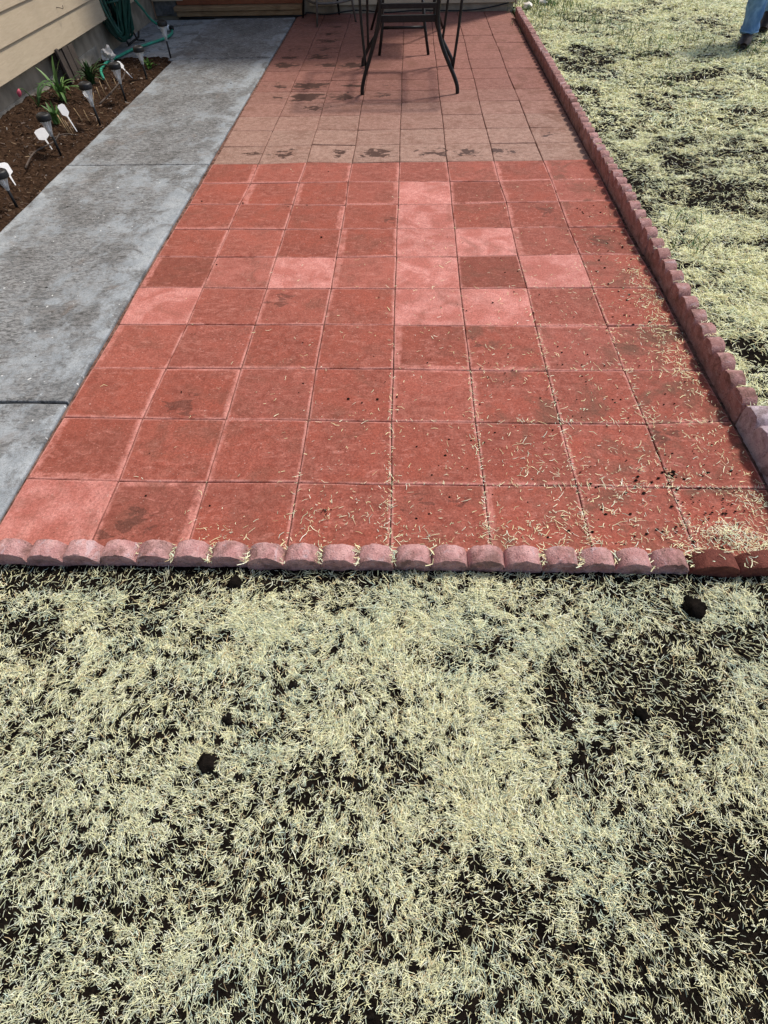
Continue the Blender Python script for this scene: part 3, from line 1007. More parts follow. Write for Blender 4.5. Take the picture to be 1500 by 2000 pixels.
side_edge = empty('side_edging', (1.245, 0.62, 0))
tag(side_edge, 'long row of reddish scalloped concrete edging between the patio and the lawn', 'garden edging')
y = 0.625
k = 0
while y < 7.4:
    L_ = 0.411
    if y + L_ > 7.56: break
    ang = random.gauss(0, 0.004)
    edging_block(side_edge, (random.gauss(0, 0.0015), y - 0.62, random.gauss(0, 0.002)), (math.sin(ang), math.cos(ang), 0), (math.cos(ang), -math.sin(ang), 0),
                 4, 0.1025, 0.094, 0.046, crest=0.046, bulge=0.010, red=min(1.0, max(0.0, 0.8 + random.uniform(-0.25, 0.2))))
    y += L_ + 0.004
    k += 1
lil = empty('corner_edging', (1.243, 0.2, 0))
tag(lil, 'pale lilac scalloped edging block at the near right corner, lighter than the reddish row', 'garden edging')
edging_block(lil, (0, 0.006, 0), (0, 1, 0), (1, 0, 0), 4, 0.1025, 0.104, 0.066, crest=0.036, bulge=0.008, lilac=1.0)
edging_block(lil, (0, -0.18, 0), (0, 1, 0), (1, 0, 0), 2, 0.090, 0.100, 0.060, crest=0.034, bulge=0.008, lilac=1.0)

# ------------------------------------------------------------------ loose straw and soil on the pavers
def ps_density(x, y):
    d = np.clip((x + 0.75) / 2.0, 0, 1) ** 1.6 * np.exp(-np.maximum(y, 0) / 0.62) * 1.35
    d += 0.55 * np.exp(-((y - 0.13) / 0.13) ** 2) * np.clip((x + 0.5) / 0.8, 0, 1)
    wall = np.clip((x - 0.85) / 0.3, 0, 1) * np.exp(-((y - 1.0) / 1.0) ** 2) * 0.35
    strip = np.exp(-((x - 1.15) / 0.055) ** 2) * np.exp(-np.maximum(np.abs(y - 1.28) - 0.30, 0) ** 2 / 0.02) * 2.2
    d = d * (0.25 + 1.5 * np.clip((fbm(x, y, 9, 3, 130) - 0.35) * 3, 0, 1))
    d = d + wall + strip * (0.4 + fbm(x, y, 14, 2, 140))
    d += 0.012 * np.exp(-np.maximum(y - 1, 0) / 1.5) * np.clip((x + 1.3) / 1.5, 0, 1)
    return d


n = 60000
x = RNG.uniform(-1.2, 1.222, n)
y = RNG.uniform(0.035, 3.0, n)
ok = RNG.random(n) < ps_density(x, y) * 0.36
X, Y = [x[ok]], [y[ok]]
# straw swept into the joints
for c in range(2, 8):
    k = [0, 0, 4, 20, 90, 130, 150, 150][c]
    yy = np.abs(RNG.normal(0, 1.0, k)) * [1, 1, .3, .3, .55, .6, .7, .8][c] + 0.04
    X.append((c - 4) * T + RNG.normal(0, 0.009, k)); Y.append(yy)
for r_ in range(1, 6):
    k = int([0, 90, 60, 40, 25, 12][r_])
    X.append(1.22 - np.abs(RNG.normal(0, 0.6, k))); Y.append(r_ * T + RNG.normal(0, 0.004, k))
# heaps
for (hx, hy, sp, k) in ((0.93, 0.06, 0.05, 120), (1.12, 0.06, 0.05, 120), (1.03, 0.115, 0.032, 260), (1.10, 0.075, 0.03, 90), (1.18, 0.25, 0.04, 90), (-0.52, 0.06, 0.04, 70), (-0.22, 0.16, 0.06, 60), (0.62, 0.09, 0.05, 60), (0.5, 0.42, 0.06, 60), (0.75, 0.25, 0.07, 70)):
    X.append(RNG.normal(hx, sp, k)); Y.append(np.maximum(RNG.normal(hy, sp * 0.8, k), 0.036))
x, y = np.concatenate(X), np.concatenate(Y)
ok = (x < 1.225) & (x > -1.23) & (y > 0.034)
x, y = x[ok], y[ok]
n = len(x)
heap = np.exp(-(((x - 1.03) / 0.05) ** 2 + ((y - 0.115) / 0.04) ** 2)) * 0.03
z = 0.0025 + RNG.random(n) ** 2 * 0.006 + heap * RNG.random(n)
col = straw_cols(n, x, y)
ln = np.clip(RNG.lognormal(0, 0.55, n), 0.2, 3.2) * 0.0115
o = blades('loose_straw', M_STRAW, x, y, z, ln, 0.0014 * RNG.uniform(0.7, 1.3, n), RNG.uniform(0, 6.28, n), RNG.normal(0, 0.08, n), RNG.normal(0, 0.3, n), RNG.normal(0, 0.12, n), col)
tag(o, 'loose bits of straw blown over the red pavers and into their joints', 'straw', kind='stuff')

# straw tufts caught between the scallops of the front row
sx_, sy_, sz_ = [RNG.uniform(0.87, 1.2, 36)], [RNG.uniform(-0.028, 0.024, 36)], [np.full(36, 0.05) + RNG.uniform(0, 0.008, 36)]
for i in range(6):
    for q in range(1, 5):
        if (i, q) in ((0, 1), (0, 2), (0, 3)) or random.random() < 0.15: continue
        vx = XJ[i] + (XJ[i + 1] - XJ[i]) * q / 4
        k = random.choice((10, 18, 26))
        sx_.append(RNG.normal(vx, 0.007, k)); sy_.append(RNG.uniform(-0.034, 0.03, k)); sz_.append(0.030 + RNG.uniform(0, 0.014, k))
for q in range(60):
    vy = 0.64 + 0.10375 * q + 0.0
    if vy > 3.2: break
    k = random.choice((0, 3, 8, 14))
    sx_.append(RNG.uniform(1.25, 1.30, k)); sy_.append(RNG.normal(vy - 0.012, 0.006, k)); sz_.append(0.068 + RNG.uniform(0, 0.012, k))
x, y, z = np.concatenate(sx_), np.concatenate(sy_), np.concatenate(sz_)
n = len(x)
o = blades('caught_straw', M_STRAW, x, y, z, np.clip(RNG.lognormal(0, 0.4, n), .4, 2.4) * 0.017, 0.0021 * RNG.uniform(0.7, 1.3, n), RNG.uniform(0, 6.28, n), RNG.normal(0, 0.35, n), RNG.normal(0, 0.4, n), RNG.normal(0, 0.1, n), straw_cols(n, x, y))
tag(o, 'straw caught in the dips between the edging scallops', 'straw', kind='stuff')


def lump_mesh(name, r, sub=2, amp=0.28, flat=0.8, seed=0):
    bm = bmesh.new()
    bmesh.ops.create_icosphere(bm, subdivisions=sub, radius=1)
    rg = random.Random(seed)
    offs = [Vector((rg.uniform(-9, 9), rg.uniform(-9, 9), rg.uniform(-9, 9))) for _ in range(2)]
    from mathutils import noise as mn
    for v in bm.verts:
        nz = mn.noise(v.co * 1.6 + offs[0]) + 0.5 * mn.noise(v.co * 4.0 + offs[1])
        v.co = v.co * r * (1 + amp * nz)
        v.co.z *= flat
    me = bpy.data.meshes.new(name)
    bm.to_mesh(me); bm.free()
    return me


CLODS = [(0.85, -0.14, 0.030, 'largest round black soil clod, on the straw at right below the patio edging'),
         (-0.41, -0.57, 0.021, 'round black clod alone on the straw left of the picture centre'),
         (-0.44, -0.08, 0.022, 'black clod close under the pink edging, left of centre'),
         (-0.38, -0.47, 0.014, 'small dark clod just above the round clod on the left'),
         (-0.33, -0.60, 0.011, 'tiny clod at the lower right of the round clod on the left'),
         (0.63, -0.43, 0.016, 'dark clod beside the big bare patch of soil at right'),
         (-0.23, -0.38, 0.013, 'small dark clod on pale straw near the middle'),
         (0.45, -0.54, 0.012, 'small clod right of the brightest strip of straw')]
for i, (x_, y_, r_, lab) in enumerate(CLODS):
    me = lump_mesh('soil_clod', r_, 3, 0.55, 0.75, i)
    o = link('soil_clod', me, M_CLOD, None, True)
    o.location = (x_, y_, float(height(np.array([x_]), np.array([y_]))[0]) + r_ * 0.30)
    tag(o, lab, 'soil clod', 'soil clods on the straw')

# crumbs of soil: one mesh
mb = MB()
crumb = [lump_mesh('tmp', 1, 1, 0.35, 0.6, 100 + q) for q in range(3)]
crumbs = [([v.co.copy() for v in m_.vertices], [tuple(p.vertices) for p in m_.polygons]) for m_ in crumb]
CR = []
for q in range(240):
    xx = 1.2 - abs(random.gauss(0, 0.75)); yy = abs(random.gauss(0, 0.9)) + 0.05
    if -1.2 < xx: CR.append((xx, yy, random.choice((0.0014, 0.002, 0.003))))
for q in range(60):
    CR.append((random.gauss(0.93, 0.16), random.uniform(0.06, 0.4), random.uniform(0.002, 0.005)))
for q in range(9): CR.append((random.gauss(-0.20, 0.010), random.gauss(0.19, 0.010), random.uniform(0.0015, 0.0035)))
for q in range(9): CR.append((random.gauss(1.06, 0.03), random.gauss(0.21, 0.03), random.uniform(0.002, 0.004)))
for q in range(9): CR.append((random.gauss(0.94, 0.012), random.gauss(0.37, 0.01), random.uniform(0.002, 0.005)))
for q in range(30): CR.append((random.uniform(0.9, 1.2), random.uniform(1.2, 2.7), random.uniform(0.0025, 0.005)))
for q in range(16): CR.append((random.uniform(-1.2, 1.1), random.uniform(0.1, 3.0), random.uniform(0.003, 0.005)))
for q in range(14): CR.append((random.uniform(-2.1, -1.3), random.uniform(0.2, 5.0), random.uniform(0.003, 0.006)))
for (xx, yy, rr) in CR:
    if xx > 1.215: continue
    V, Fq = crumbs[random.randrange(3)]
    mb.add([(xx + v.x * rr * 1.4, yy + v.y * rr, 0.003 + v.z * rr) for v in V], Fq)
o = mb.build('soil_crumbs', M_CLOD)
tag(o, 'dark crumbs of soil dropped on the pavers', 'soil', kind='stuff')

mb = MB()
n = 5200
xs_ = RNG.uniform(-1.35, 1.35, n); ys_ = RNG.uniform(-1.15, -0.035, n)
dd_ = density(xs_, ys_)
hz_ = height(xs_, ys_)
for q in range(n):
    if random.random() < dd_[q] * 1.6: continue
    rr = random.choice((0.0016, 0.002, 0.003, 0.003, 0.005))
    V, Fq = crumbs[random.randrange(3)]
    mb.add([(xs_[q] + v.x * rr * 1.3, ys_[q] + v.y * rr, hz_[q] + (v.z + 0.3) * rr) for v in V], Fq)
o = mb.build('lawn_crumbs', M_CLOD)
tag(o, 'crumbs of black soil among the straw', 'soil', kind='stuff')

# ------------------------------------------------------------------ flower bed
def bed_h(x, y):
    base = np.clip((-2.35 - x) / 0.55, 0, 1) * np.clip((5.4 - y) / 1.2, 0, 1) * 0.085
    base = base - np.clip((x + 2.30) / 0.1, 0, 1) * 0.03
    return base - 0.008 + (fbm(x, y, 9, 4, 200) - 0.5) * 0.05 + (fbm(x, y, 40, 3, 205) - 0.5) * 0.03


nx, ny = 40, 300
X, Y = np.meshgrid(np.linspace(-3.0, -2.19, nx), np.linspace(0.2, 5.79, ny))
Z = bed_h(X, Y)
fs = [(j * nx + i, j * nx + i + 1, (j + 1) * nx + i + 1, (j + 1) * nx + i) for j in range(ny - 1) for i in range(nx - 1)]
o = link('flower_bed_soil', mesh('flower_bed_soil', np.stack([X, Y, Z], -1).reshape(-1, 3), fs), M_BED, None, True)
tag(o, kind='structure')


def bz(x_, y_):
    return float(bed_h(np.array([x_]), np.array([y_]))[0])


# bark and debris, stuff
n = 5200
x = RNG.uniform(-2.9, -2.2, n); y = RNG.uniform(0.4, 5.75, n)
pal = np.array([(0.075, 0.040, 0.022), (0.11, 0.062, 0.034), (0.035, 0.019, 0.012), (0.22, 0.145, 0.08), (0.05, 0.028, 0.018)])
cc = pal[RNG.choice(5, n, p=[.3, .2, .3, .06, .14])]
o = blades('bark_litter', M_LEAF, x, y, bed_h(x, y) + RNG.uniform(0.002, 0.012, n), RNG.uniform(0.008, 0.035, n), RNG.uniform(0.002, 0.008, n), RNG.uniform(0, 6.28, n), RNG.normal(0, 0.3, n), RNG.normal(0, 0.6, n), RNG.normal(0, 0.1, n), cc)
tag(o, 'brown bark chips and leaf litter on the flower bed', 'bark mulch', kind='stuff')


# solar stake lights
def solar_light(x_, y_, h_, label, lean=(0, 0)):
    t = empty('solar_light', (x_, y_, 0.0))
    tag(t, label, 'garden light', 'solar stake lights along the flower bed')
    top = h_
    MB().tube([(0, 0, -0.04), (lean[0] * .55, lean[1] * .55, top * 0.55)], 0.0085, 10).build('stake', M_BLACK, t, True)
    c = (lean[0], lean[1], 0)
    MB().lathe([(0.011, top * 0.44), (0.013, top * 0.50), (0.020, top * 0.62), (0.029, top * 0.75), (0.038, top - 0.042), (0.038, top - 0.040)], c, 28, 0.10).build('lens', M_CLEAR, t)
    MB().lathe([(0.008, top * 0.55), (0.009, top * 0.62), (0.006, top * 0.74), (0.013, top * 0.76), (0.013, top - 0.041)], c, 12).build('diffuser', M_WHITE, t, True)
    MB().lathe([(0.036, top - 0.040), (0.0445, top - 0.038), (0.0455, top - 0.030), (0.0445, top - 0.012), (0.0415, top - 0.006), (0.036, top - 0.004), (0.030, top), (0.028, top - 0.004), (0.010, top - 0.004)], c, 28).build('cap', M_BLACK, t, True)
    return t


for (x_, y_, h_, lab) in ((-2.262, 5.80, 0.262, 'solar light furthest back, standing at the cracked grey paving'),
                          (-2.272, 5.063, 0.222, 'solar light beside the green sprout and the end of the hose'),
                          (-2.262, 4.454, 0.241, 'solar light with the green hose end passing behind its cap'),
                          (-2.262, 3.866, 0.257, 'solar light with a white plant tag seen through its clear lens'),
                          (-2.330, 3.284, 0.232, 'solar light rising behind the broad white plant tag'),
                          (-2.268, 2.470, 0.19, 'solar light nearest the camera, cut by the left picture edge')):
    solar_light(x_, y_, h_, lab, (random.gauss(-0.004, 0.003), random.gauss(0, 0.004)))


# white plant tags
def plant_tag(x_, y_, top, yaw, label, hw=0.021, hl=0.062):
    """pointed head, shoulders and thin stem; 1.5 mm thick"""
    b = Vector((x_, y_, 0.025))
    tp = Vector(top)
    ax = (tp - b); Ln = ax.length; ax.normalize()
    side = Vector((math.cos(yaw), math.sin(yaw), 0))
    side = (side - ax * side.dot(ax)).normalized()
    nrm = side.cross(ax)
    s = [(-0.0028, 0), (0.0028, 0), (0.0052, Ln - hl - 0.024), (0.0065, Ln - hl - 0.012), (hw * 0.75, Ln - hl), (hw, Ln - hl + 0.008), (hw, Ln - 0.012), (hw * 0.55, Ln), (-hw * 0.55, Ln), (-hw, Ln - 0.012), (-hw, Ln - hl + 0.008), (-hw * 0.75, Ln - hl), (-0.0065, Ln - hl - 0.012), (-0.0052, Ln - hl - 0.024)]
    vs_ = []
    for e in (-0.0005, 0.0005):
        for (u, v) in s:
            vs_.append(side * u + ax * v + nrm * e)
    k = len(s)
    fs = [tuple(range(k - 1, -1, -1)), tuple(range(k, 2 * k))] + [(i, (i + 1) % k, k + (i + 1) % k, k + i) for i in range(k)]
    o = link('plant_tag', mesh('plant_tag', vs_, fs), M_TAG)
    o.location = b
    tag(o, label, 'plant tag', 'white plant tags in the flower bed')


plant_tag(-2.338, 3.635, (-2.443, 3.745, 0.158), 0.45, 'white plant tag standing beside the bundle of dry cut stems', 0.026, 0.075)
plant_tag(-2.361, 4.968, (-2.499, 5.078, 0.117), 0.7, 'white plant tag near the end of the green hose', 0.023, 0.068)
plant_tag(-2.357, 2.691, (-2.449, 2.801, 0.110), 0.8, 'white plant tag nearest the camera, at the left picture edge', 0.030, 0.080)
plant_tag(-2.476, 4.294, (-2.533, 4.364, 0.083), 0.6, 'small white plant tag behind a solar light lens', 0.020, 0.052)
plant_tag(-2.375, 3.285, (-2.480, 3.406, 0.109), 0.25, 'broad white plant tag in front of a solar light', 0.038, 0.082)


# strap-leaved plants
def strap_plant(x_, y_, nleaf, ln, wd, label, spread=0.6, cat='plant', green=((0.04, 0.105, 0.022), (0.12, 0.22, 0.055)), azs=None):
    t = empty('leafy_plant', (x_, y_, bz(x_, y_)))
    tag(t, label, cat)
    for i in range(nleaf):
        az = random.uniform(0, 6.283) if azs is None else random.gauss(*azs)
        L_ = ln * random.uniform(0.55, 1.15)
        lean_ = random.uniform(0.1, spread)
        seg = 6
        vs_, fs = [], []
        pos = Vector((random.gauss(0, 0.012), random.gauss(0, 0.012), 0))
        ang = lean_ * 0.4
        d_h = Vector((math.cos(az), math.sin(az), 0))
        sd = Vector((-math.sin(az), math.cos(az), 0))
        for q in range(seg + 1):
            tq = q / seg
            wq = wd * (0.55 + 0.9 * tq) * (1 - tq ** 3) * 0.5 + 0.0004
            fold = 0.3 * wq
            vs_ += [pos - sd * wq + Vector((0, 0, fold)), pos, pos + sd * wq + Vector((0, 0, fold))]
            dirv = d_h * math.sin(ang) + Vector((0, 0, math.cos(ang)))
            pos = pos + dirv * L_ / seg
            ang += lean_ * 0.45
        for q in range(seg):
            a = q * 3
            fs += [(a, a + 1, a + 4, a + 3), (a + 1, a + 2, a + 5, a + 4)]
        me = mesh('leaf', vs_, fs)
        ca = me.color_attributes.new('tint', 'FLOAT_COLOR', 'POINT')
        f = random.random()
        colr = [green[0][k] * (1 - f) + green[1][k] * f for k in range(3)]
        for dd in ca.data: dd.color = (*colr, 1)
        link('leaf', me, M_LEAF, t, True)
    return t


strap_plant(-2.68, 4.26, 26, 0.25, 0.026, 'green strap leaved clump in the middle of the flower bed by the dry stems', 1.05)
strap_plant(-2.68, 4.86, 64, 0.20, 0.015, 'dense low dark green clump next to the grey weathered boards', 0.9, green=((0.02, 0.06, 0.018), (0.06, 0.13, 0.035)))
strap_plant(-2.55, 3.80, 16, 0.13, 0.02, 'small dark leaved plant behind the second nearest solar light', 0.7)
strap_plant(-2.36, 5.46, 18, 0.09, 0.028, 'bright green leafy sprout beside a solar light at the back of the bed', 1.0, green=((0.05, 0.13, 0.02), (0.12, 0.24, 0.045)))
strap_plant(-2.205, 3.115, 5, 0.032, 0.022, 'tiny round leaved green sprout at the walkway joint', 1.0)
strap_plant(-2.22, 4.98, 4, 0.032, 0.018, 'tiny pale green sprout at the walkway edge', 1.0, green=((0.07, 0.13, 0.03), (0.14, 0.24, 0.06)))

# tulip by the wall
t = empty('tulip', (-2.78, 4.05, bz(-2.78, 4.05)))
tag(t, 'pink tulip flower nodding beside the foundation with long arching leaves', 'flower')
stem = smooth_path([(0, 0, 0), (-0.005, -0.02, 0.06), (-0.02, -0.07, 0.13), (-0.025, -0.115, 0.145)], 5)
MB().tube(stem, 0.003, 6).build('stem', plain('tulip_stem', (0.06, 0.12, 0.03), 0.5), t, True)
for q in range(5):
    a = q * 1.2566
    pr = []
    vs_, fs = [], []
    ax = Vector((-0.1, -0.55, -0.8)).normalized()
    e1 = ax.orthogonal().normalized(); e2 = ax.cross(e1)
    rd = e1 * math.cos(a) + e2 * math.sin(a); tg = ax.cross(rd)
    base = stem[-1]
    for i in range(5):
        tt = i / 4
        rr = 0.013 * math.sin(0.5 + tt * 2.3); ww = 0.013 * math.sin(0.3 + tt * 2.6)
        cpt = base + ax * (0.05 * tt) + rd * rr
        vs_ += [cpt - tg * ww - rd * 0.003, cpt, cpt + tg * ww - rd * 0.003]
    for i in range(4):
        b_ = i * 3
        fs += [(b_, b_ + 1, b_ + 4, b_ + 3), (b_ + 1, b_ + 2, b_ + 5, b_ + 4)]
    link('petal', mesh('petal', vs_, fs), M_PETAL, t, True)
for (pts, w_) in ((((0, 0, 0), (0.05, 0.05, 0.10), (0.12, 0.12, 0.13), (0.20, 0.18, 0.10)), 0.012), (((0, 0, 0), (0.0, 0.10, 0.09), (0.04, 0.20, 0.12), (0.10, 0.28, 0.06)), 0.014), (((0, 0, 0), (0.04, -0.03, 0.07), (0.10, -0.03, 0.06), (0.15, -0.04, -0.03)), 0.011)):
    path = smooth_path(pts, 4)
    vs_, fs = [], []
    for i, p in enumerate(path):
        tt = i / (len(path) - 1)
        w2 = w_ * math.sin(0.35 + tt * 2.75)
        vs_ += [p + Vector((-w2, w2 * 0.6, 0.003)), p, p + Vector((w2, -w2 * 0.6, 0.003))]
    for i in range(len(path) - 1):
        b_ = i * 3
        fs += [(b_, b_ + 1, b_ + 4, b_ + 3), (b_ + 1, b_ + 2, b_ + 5, b_ + 4)]
    me = mesh('leaf', vs_, fs)
    ca = me.color_attributes.new('tint', 'FLOAT_COLOR', 'POINT')
    for dd in ca.data: dd.color = (0.055, 0.115, 0.04, 1)
    link('leaf', me, M_LEAF, t, True)


# dry cut stems, in bundles
def stem_bundle(label, stems):
    x0, y0 = stems[0][0], stems[0][1]
    t = empty('dry_stems', (x0, y0, bz(x0, y0)))
    tag(t, label, 'dry stems')
    for (x_, y_, h_, lx, ly, r_) in stems:
        p = Vector((x_ - x0, y_ - y0, -0.02))
        MB().tube([p, p + Vector((lx * .5 + random.gauss(0, .003), ly * .5, h_ * .5)), p + Vector((lx, ly, h_))], [r_, r_ * .95, r_ * .9], 7).build('stem', M_TWIG, t, True)


stem_bundle('upright pale dry cut stems next to a white plant tag', [(-2.415, 3.665, .135, -.035, 0, .0045), (-2.40, 3.65, .12, -.02, 0, .003), (-2.385, 3.66, .10, -.03, .01, .003), (-2.395, 3.70, .11, -.015, .01, .0025)])
stem_bundle('pair of thin dry cut stems in front of the strap leaved clump', [(-2.43, 3.95, .11, -.03, .0, .0032), (-2.36, 3.94, .10, -.025, 0, .003)])
stem_bundle('cluster of dry cut stems with a faded tag behind the third solar light', [(-2.47, 4.46, .10, -.01, .02, .004), (-2.46, 4.55, .12, -.02, .02, .003), (-2.41, 4.60, .13, -.03, 0, .003), (-2.38, 4.62, .12, .0, .01, .0028), (-2.47, 4.30, .10, .02, .03, .0035)])
for (pts, r_, lab) in ((((-2.39, 4.24, 0.03), (-2.36, 4.42, .05), (-2.30, 4.60, 0.10), (-2.28, 4.68, .14)), 0.007, 'grey brown stick leaning up beside the third solar light'),
                       (((-2.41, 2.95, 0.03), (-2.43, 3.15, .05), (-2.38, 3.35, .05), (-2.37, 3.45, .07)), 0.006, 'bent brown stick lying near the nearest plant tags'),
                       (((-2.44, 3.42, 0.04), (-2.37, 3.50, .05), (-2.29, 3.54, 0.03)), 0.005, 'thin twig lying behind the broad plant tag'),
                       (((-2.80, 5.30, 0.03), (-2.66, 5.20, .07), (-2.50, 5.02, .06)), 0.006, 'dark twig lying between the hose end and the clump')):
    path = smooth_path(pts, 4)
    o = MB().tube(path, [r_ * (1 - 0.4 * i / len(path)) for i in range(len(path))], 7).build('stick', M_STICK, None, True)
    tag(o, lab, 'stick')

# weathered boards against the foundation
t = empty('weathered_board', (-2.86, 4.98, bz(-2.86, 4.98)))
tag(t, 'dark grey weathered boards leaning against the house foundation', 'old boards')
for q, (dy, h_, w_) in enumerate(((-0.15, 0.225, 0.10), (-0.04, 0.235, 0.10), (0.07, 0.22, 0.10))):
    b_ = MB().box(-0.009, 0.009, dy - w_ / 2, dy + w_ / 2, -0.03, h_, 0.003).build('board', M_GREYWOOD, t)
    b_.rotation_euler = (random.gauss(0, .03), -0.13, random.gauss(0, .05))
    b_.location = (0.03, 0, 0)
b_ = MB().box(-0.010, 0.010, -0.25, -0.205, -0.03, 0.255, 0.004).build('post_piece', M_GREYWOOD, t)
b_.rotation_euler = (0.03, -0.12, 0.1); b_.location = (0.035, 0, 0)

# white bleached shell
me = lump_mesh('white_shell', 0.055, 3, 0.75, 0.9, 42)
o = link('white_shell', me, M_SHELL, None, False)
o.location = (-2.80, 5.62, 0.05)
tag(o, 'white crumpled shell lying beside the hose at the foot of the wall', 'shell')

# ------------------------------------------------------------------ hose, coil and stand
hose = smooth_path([(-2.60, 4.93, 0.03), (-2.68, 5.10, 0.045), (-2.75, 5.32, 0.03), (-2.79, 5.56, 0.015), (-2.77, 5.80, 0.006), (-2.73, 6.02, 0.006), (-2.62, 6.28, 0.006), (-2.52, 6.50, 0.006), (-2.50, 6.72, 0.006), (-2.58, 6.95, 0.006), (-2.70, 7.00, 0.02), (-2.74, 6.86, 0.10), (-2.71, 6.62, 0.22), (-2.71, 6.40, 0.36), (-2.74, 6.25, 0.52)], 8)
o = MB().tube(hose, 0.0115, 10).build('garden_hose', M_HOSE, None, True)
tag(o, 'bright green garden hose curving over the grey paving into the flower bed', 'hose')

coil = empty('hose_coil', (-2.79, 6.15, 0))
tag(coil, 'thick coil of dark green hose hanging beside the siding at the top left', 'hose coil')
for i in range(30):
    cy = (i - 15) * 0.009
    cx = random.gauss(0.0, 0.014)
    hw = random.uniform(0.035, 0.150)
    zb = 0.055 + (0.15 - hw) * 0.5 + random.uniform(0, 0.05)
    zt_ = 0.80 + random.gauss(0, 0.015)
    path = []
    for q in range(22):
        a = 2 * math.pi * q / 26
        s_ = math.sin(a)
        wv = hw * (0.60 + 0.40 * math.cos((s_ * 0.5) * math.pi) ** 0.5 if abs(s_) < 0.999 else 0.6)
        path.append((cx + math.cos(a) * wv + 0.02 * math.sin(a * 2 + i), cy + 0.02 * math.cos(a + i) + 0.03 * math.cos(a), (zb + zt_) / 2 + s_ * (zt_ - zb) / 2))
    MB().tube(path, 0.0108, 8, True).build('hose_loop', M_HOSEDARK, coil, True)
tie = [(0.12 * math.cos(a), 0.125 * math.sin(a), 0.36 + 0.012 * math.cos(a)) for a in [2 * math.pi * q / 20 for q in range(20)]]
MB().tube(tie, 0.0095, 8, True).build('hose_tie', M_HOSEDARK, coil, True)

stand = empty('hose_stand', (-2.82, 6.15, 0))
tag(stand, 'thin dark metal legs of the hose stand next to the wall', 'hose stand')
MB().tube([(0.0, 0.10, 0.0), (-0.005, -0.22, 0.55), (-0.005, -0.27, 0.95)], 0.009, 8).build('leg', M_BLACK, stand, True)
MB().tube([(-0.005, -0.27, 0.95), (0.0, 0.05, 0.45), (0.06, 0.22, 0.02), (0.10, 0.30, 0.0)], 0.009, 8).build('leg', M_BLACK, stand, True)
MB().tube([(0.0, 0.10, 0.006), (0.05, 0.30, 0.03), (0.02, 0.42, 0.05)], 0.010, 8).build('foot_bar', M_BLACK, stand, True)
MB().tube([(-0.005, -0.27, 0.95), (0.03, 0.0, 0.83), (0.03, 0.25, 0.83)], 0.010, 8).build('arm', M_BLACK, stand, True)

noz = empty('hose_nozzle', (-2.60, 6.88, 0.028))
noz.rotation_euler = (0, math.radians(90), math.radians(-18))
tag(noz, 'white cylindrical hose fitting with a black end lying on the paving', 'hose fitting')
MB().lathe([(0.020, -0.10), (0.025, -0.095), (0.025, 0.03), (0.022, 0.045)], (0, 0, 0), 16).build('body', M_WHITE, noz, True)
MB().lathe([(0.018, 0.045), (0.020, 0.05), (0.020, 0.085), (0.012, 0.09)], (0, 0, 0), 16).build('end_cap', M_BLACK, noz, True)

# ------------------------------------------------------------------ house
house = empty('house', (-2.85, 7.6, 0))
tag(house, 'house with tan lapped siding on a grey concrete foundation behind the patio', 'house')
HO = Vector((-2.85, 7.6, 0))


def hpart(mb, name, mat, smooth=False):
    o = mb.build(name, mat, house, smooth)
    o.location = -HO
    return o


# foundation
hpart(MB().box(-3.6, -2.945, -1.2, 7.62, -0.2, 0.275), 'foundation', M_FOUND)
hpart(MB().box(-2.944, 1.262, 7.63, 8.2, -0.2, 0.16), 'foundation', M_FOUND)
hpart(MB().box(-3.02, -2.935, 2.5, 5.75, -0.1, 0.10, 0.006), 'footing', plain('footing_concrete', (0.36, 0.32, 0.26), 0.9, 0.3, 12, bump=0.003))


def lap_board(p0, p1, z0, h, nrm, name='siding_board'):
    """one lapped board: thick at the lower edge, thin at the top"""
    p0, p1, nrm = Vector(p0), Vector(p1), Vector(nrm)
    prof = [(-0.06, 0.0), (0.012, 0.0), (0.0135, 0.003), (0.001, h + 0.02), (-0.06, h + 0.02)]
    vs_ = []
    for p in (p0, p1):
        for (d, z) in prof:
            vs_.append(p + nrm * d + Vector((0, 0, z0 + z)))
    k = len(prof)
    fs = [tuple(range(k)), tuple(range(2 * k - 1, k - 1, -1))] + [(i, k + i, k + (i + 1) % k, (i + 1) % k) for i in range(k)]
    me = mesh(name, vs_, fs)
    bm = bmesh.new(); bm.from_mesh(me); bmesh.ops.recalc_face_normals(bm, faces=bm.faces[:]); bm.to_mesh(me); bm.free()
    o = link(name, me, M_SIDING, house)
    o.location = -HO
    return o


EXPO = 0.166
for i in range(22):
    z0 = 0.25 + i * EXPO
    cuts = [-1.2, (1.6, 5.215, 3.3)[i % 3] if i != 1 else 5.215, 7.60]
    if i == 0: cuts = [-1.2, 5.25, 7.60]
    if i == 1: cuts = [-1.2, 5.215, 7.60]
    for a, b in zip(cuts[:-1], cuts[1:]):
        lap_board((-2.862, a + 0.0012, 0), (-2.862, b - 0.0012, 0), z0, EXPO, (1, 0, 0))
for i in range(23):
    z0 = 0.072 + i * EXPO
    x0 = -2.84 if i else -1.10
    cuts = [x0, (-0.9, 0.35, -1.7)[i % 3] if i else 0.35, 1.275]
    for a, b in zip(cuts[:-1], cuts[1:]):
        lap_board((a + 0.0012, 7.618, 0), (b - 0.0012, 7.618, 0), z0, EXPO, (0, -1, 0))
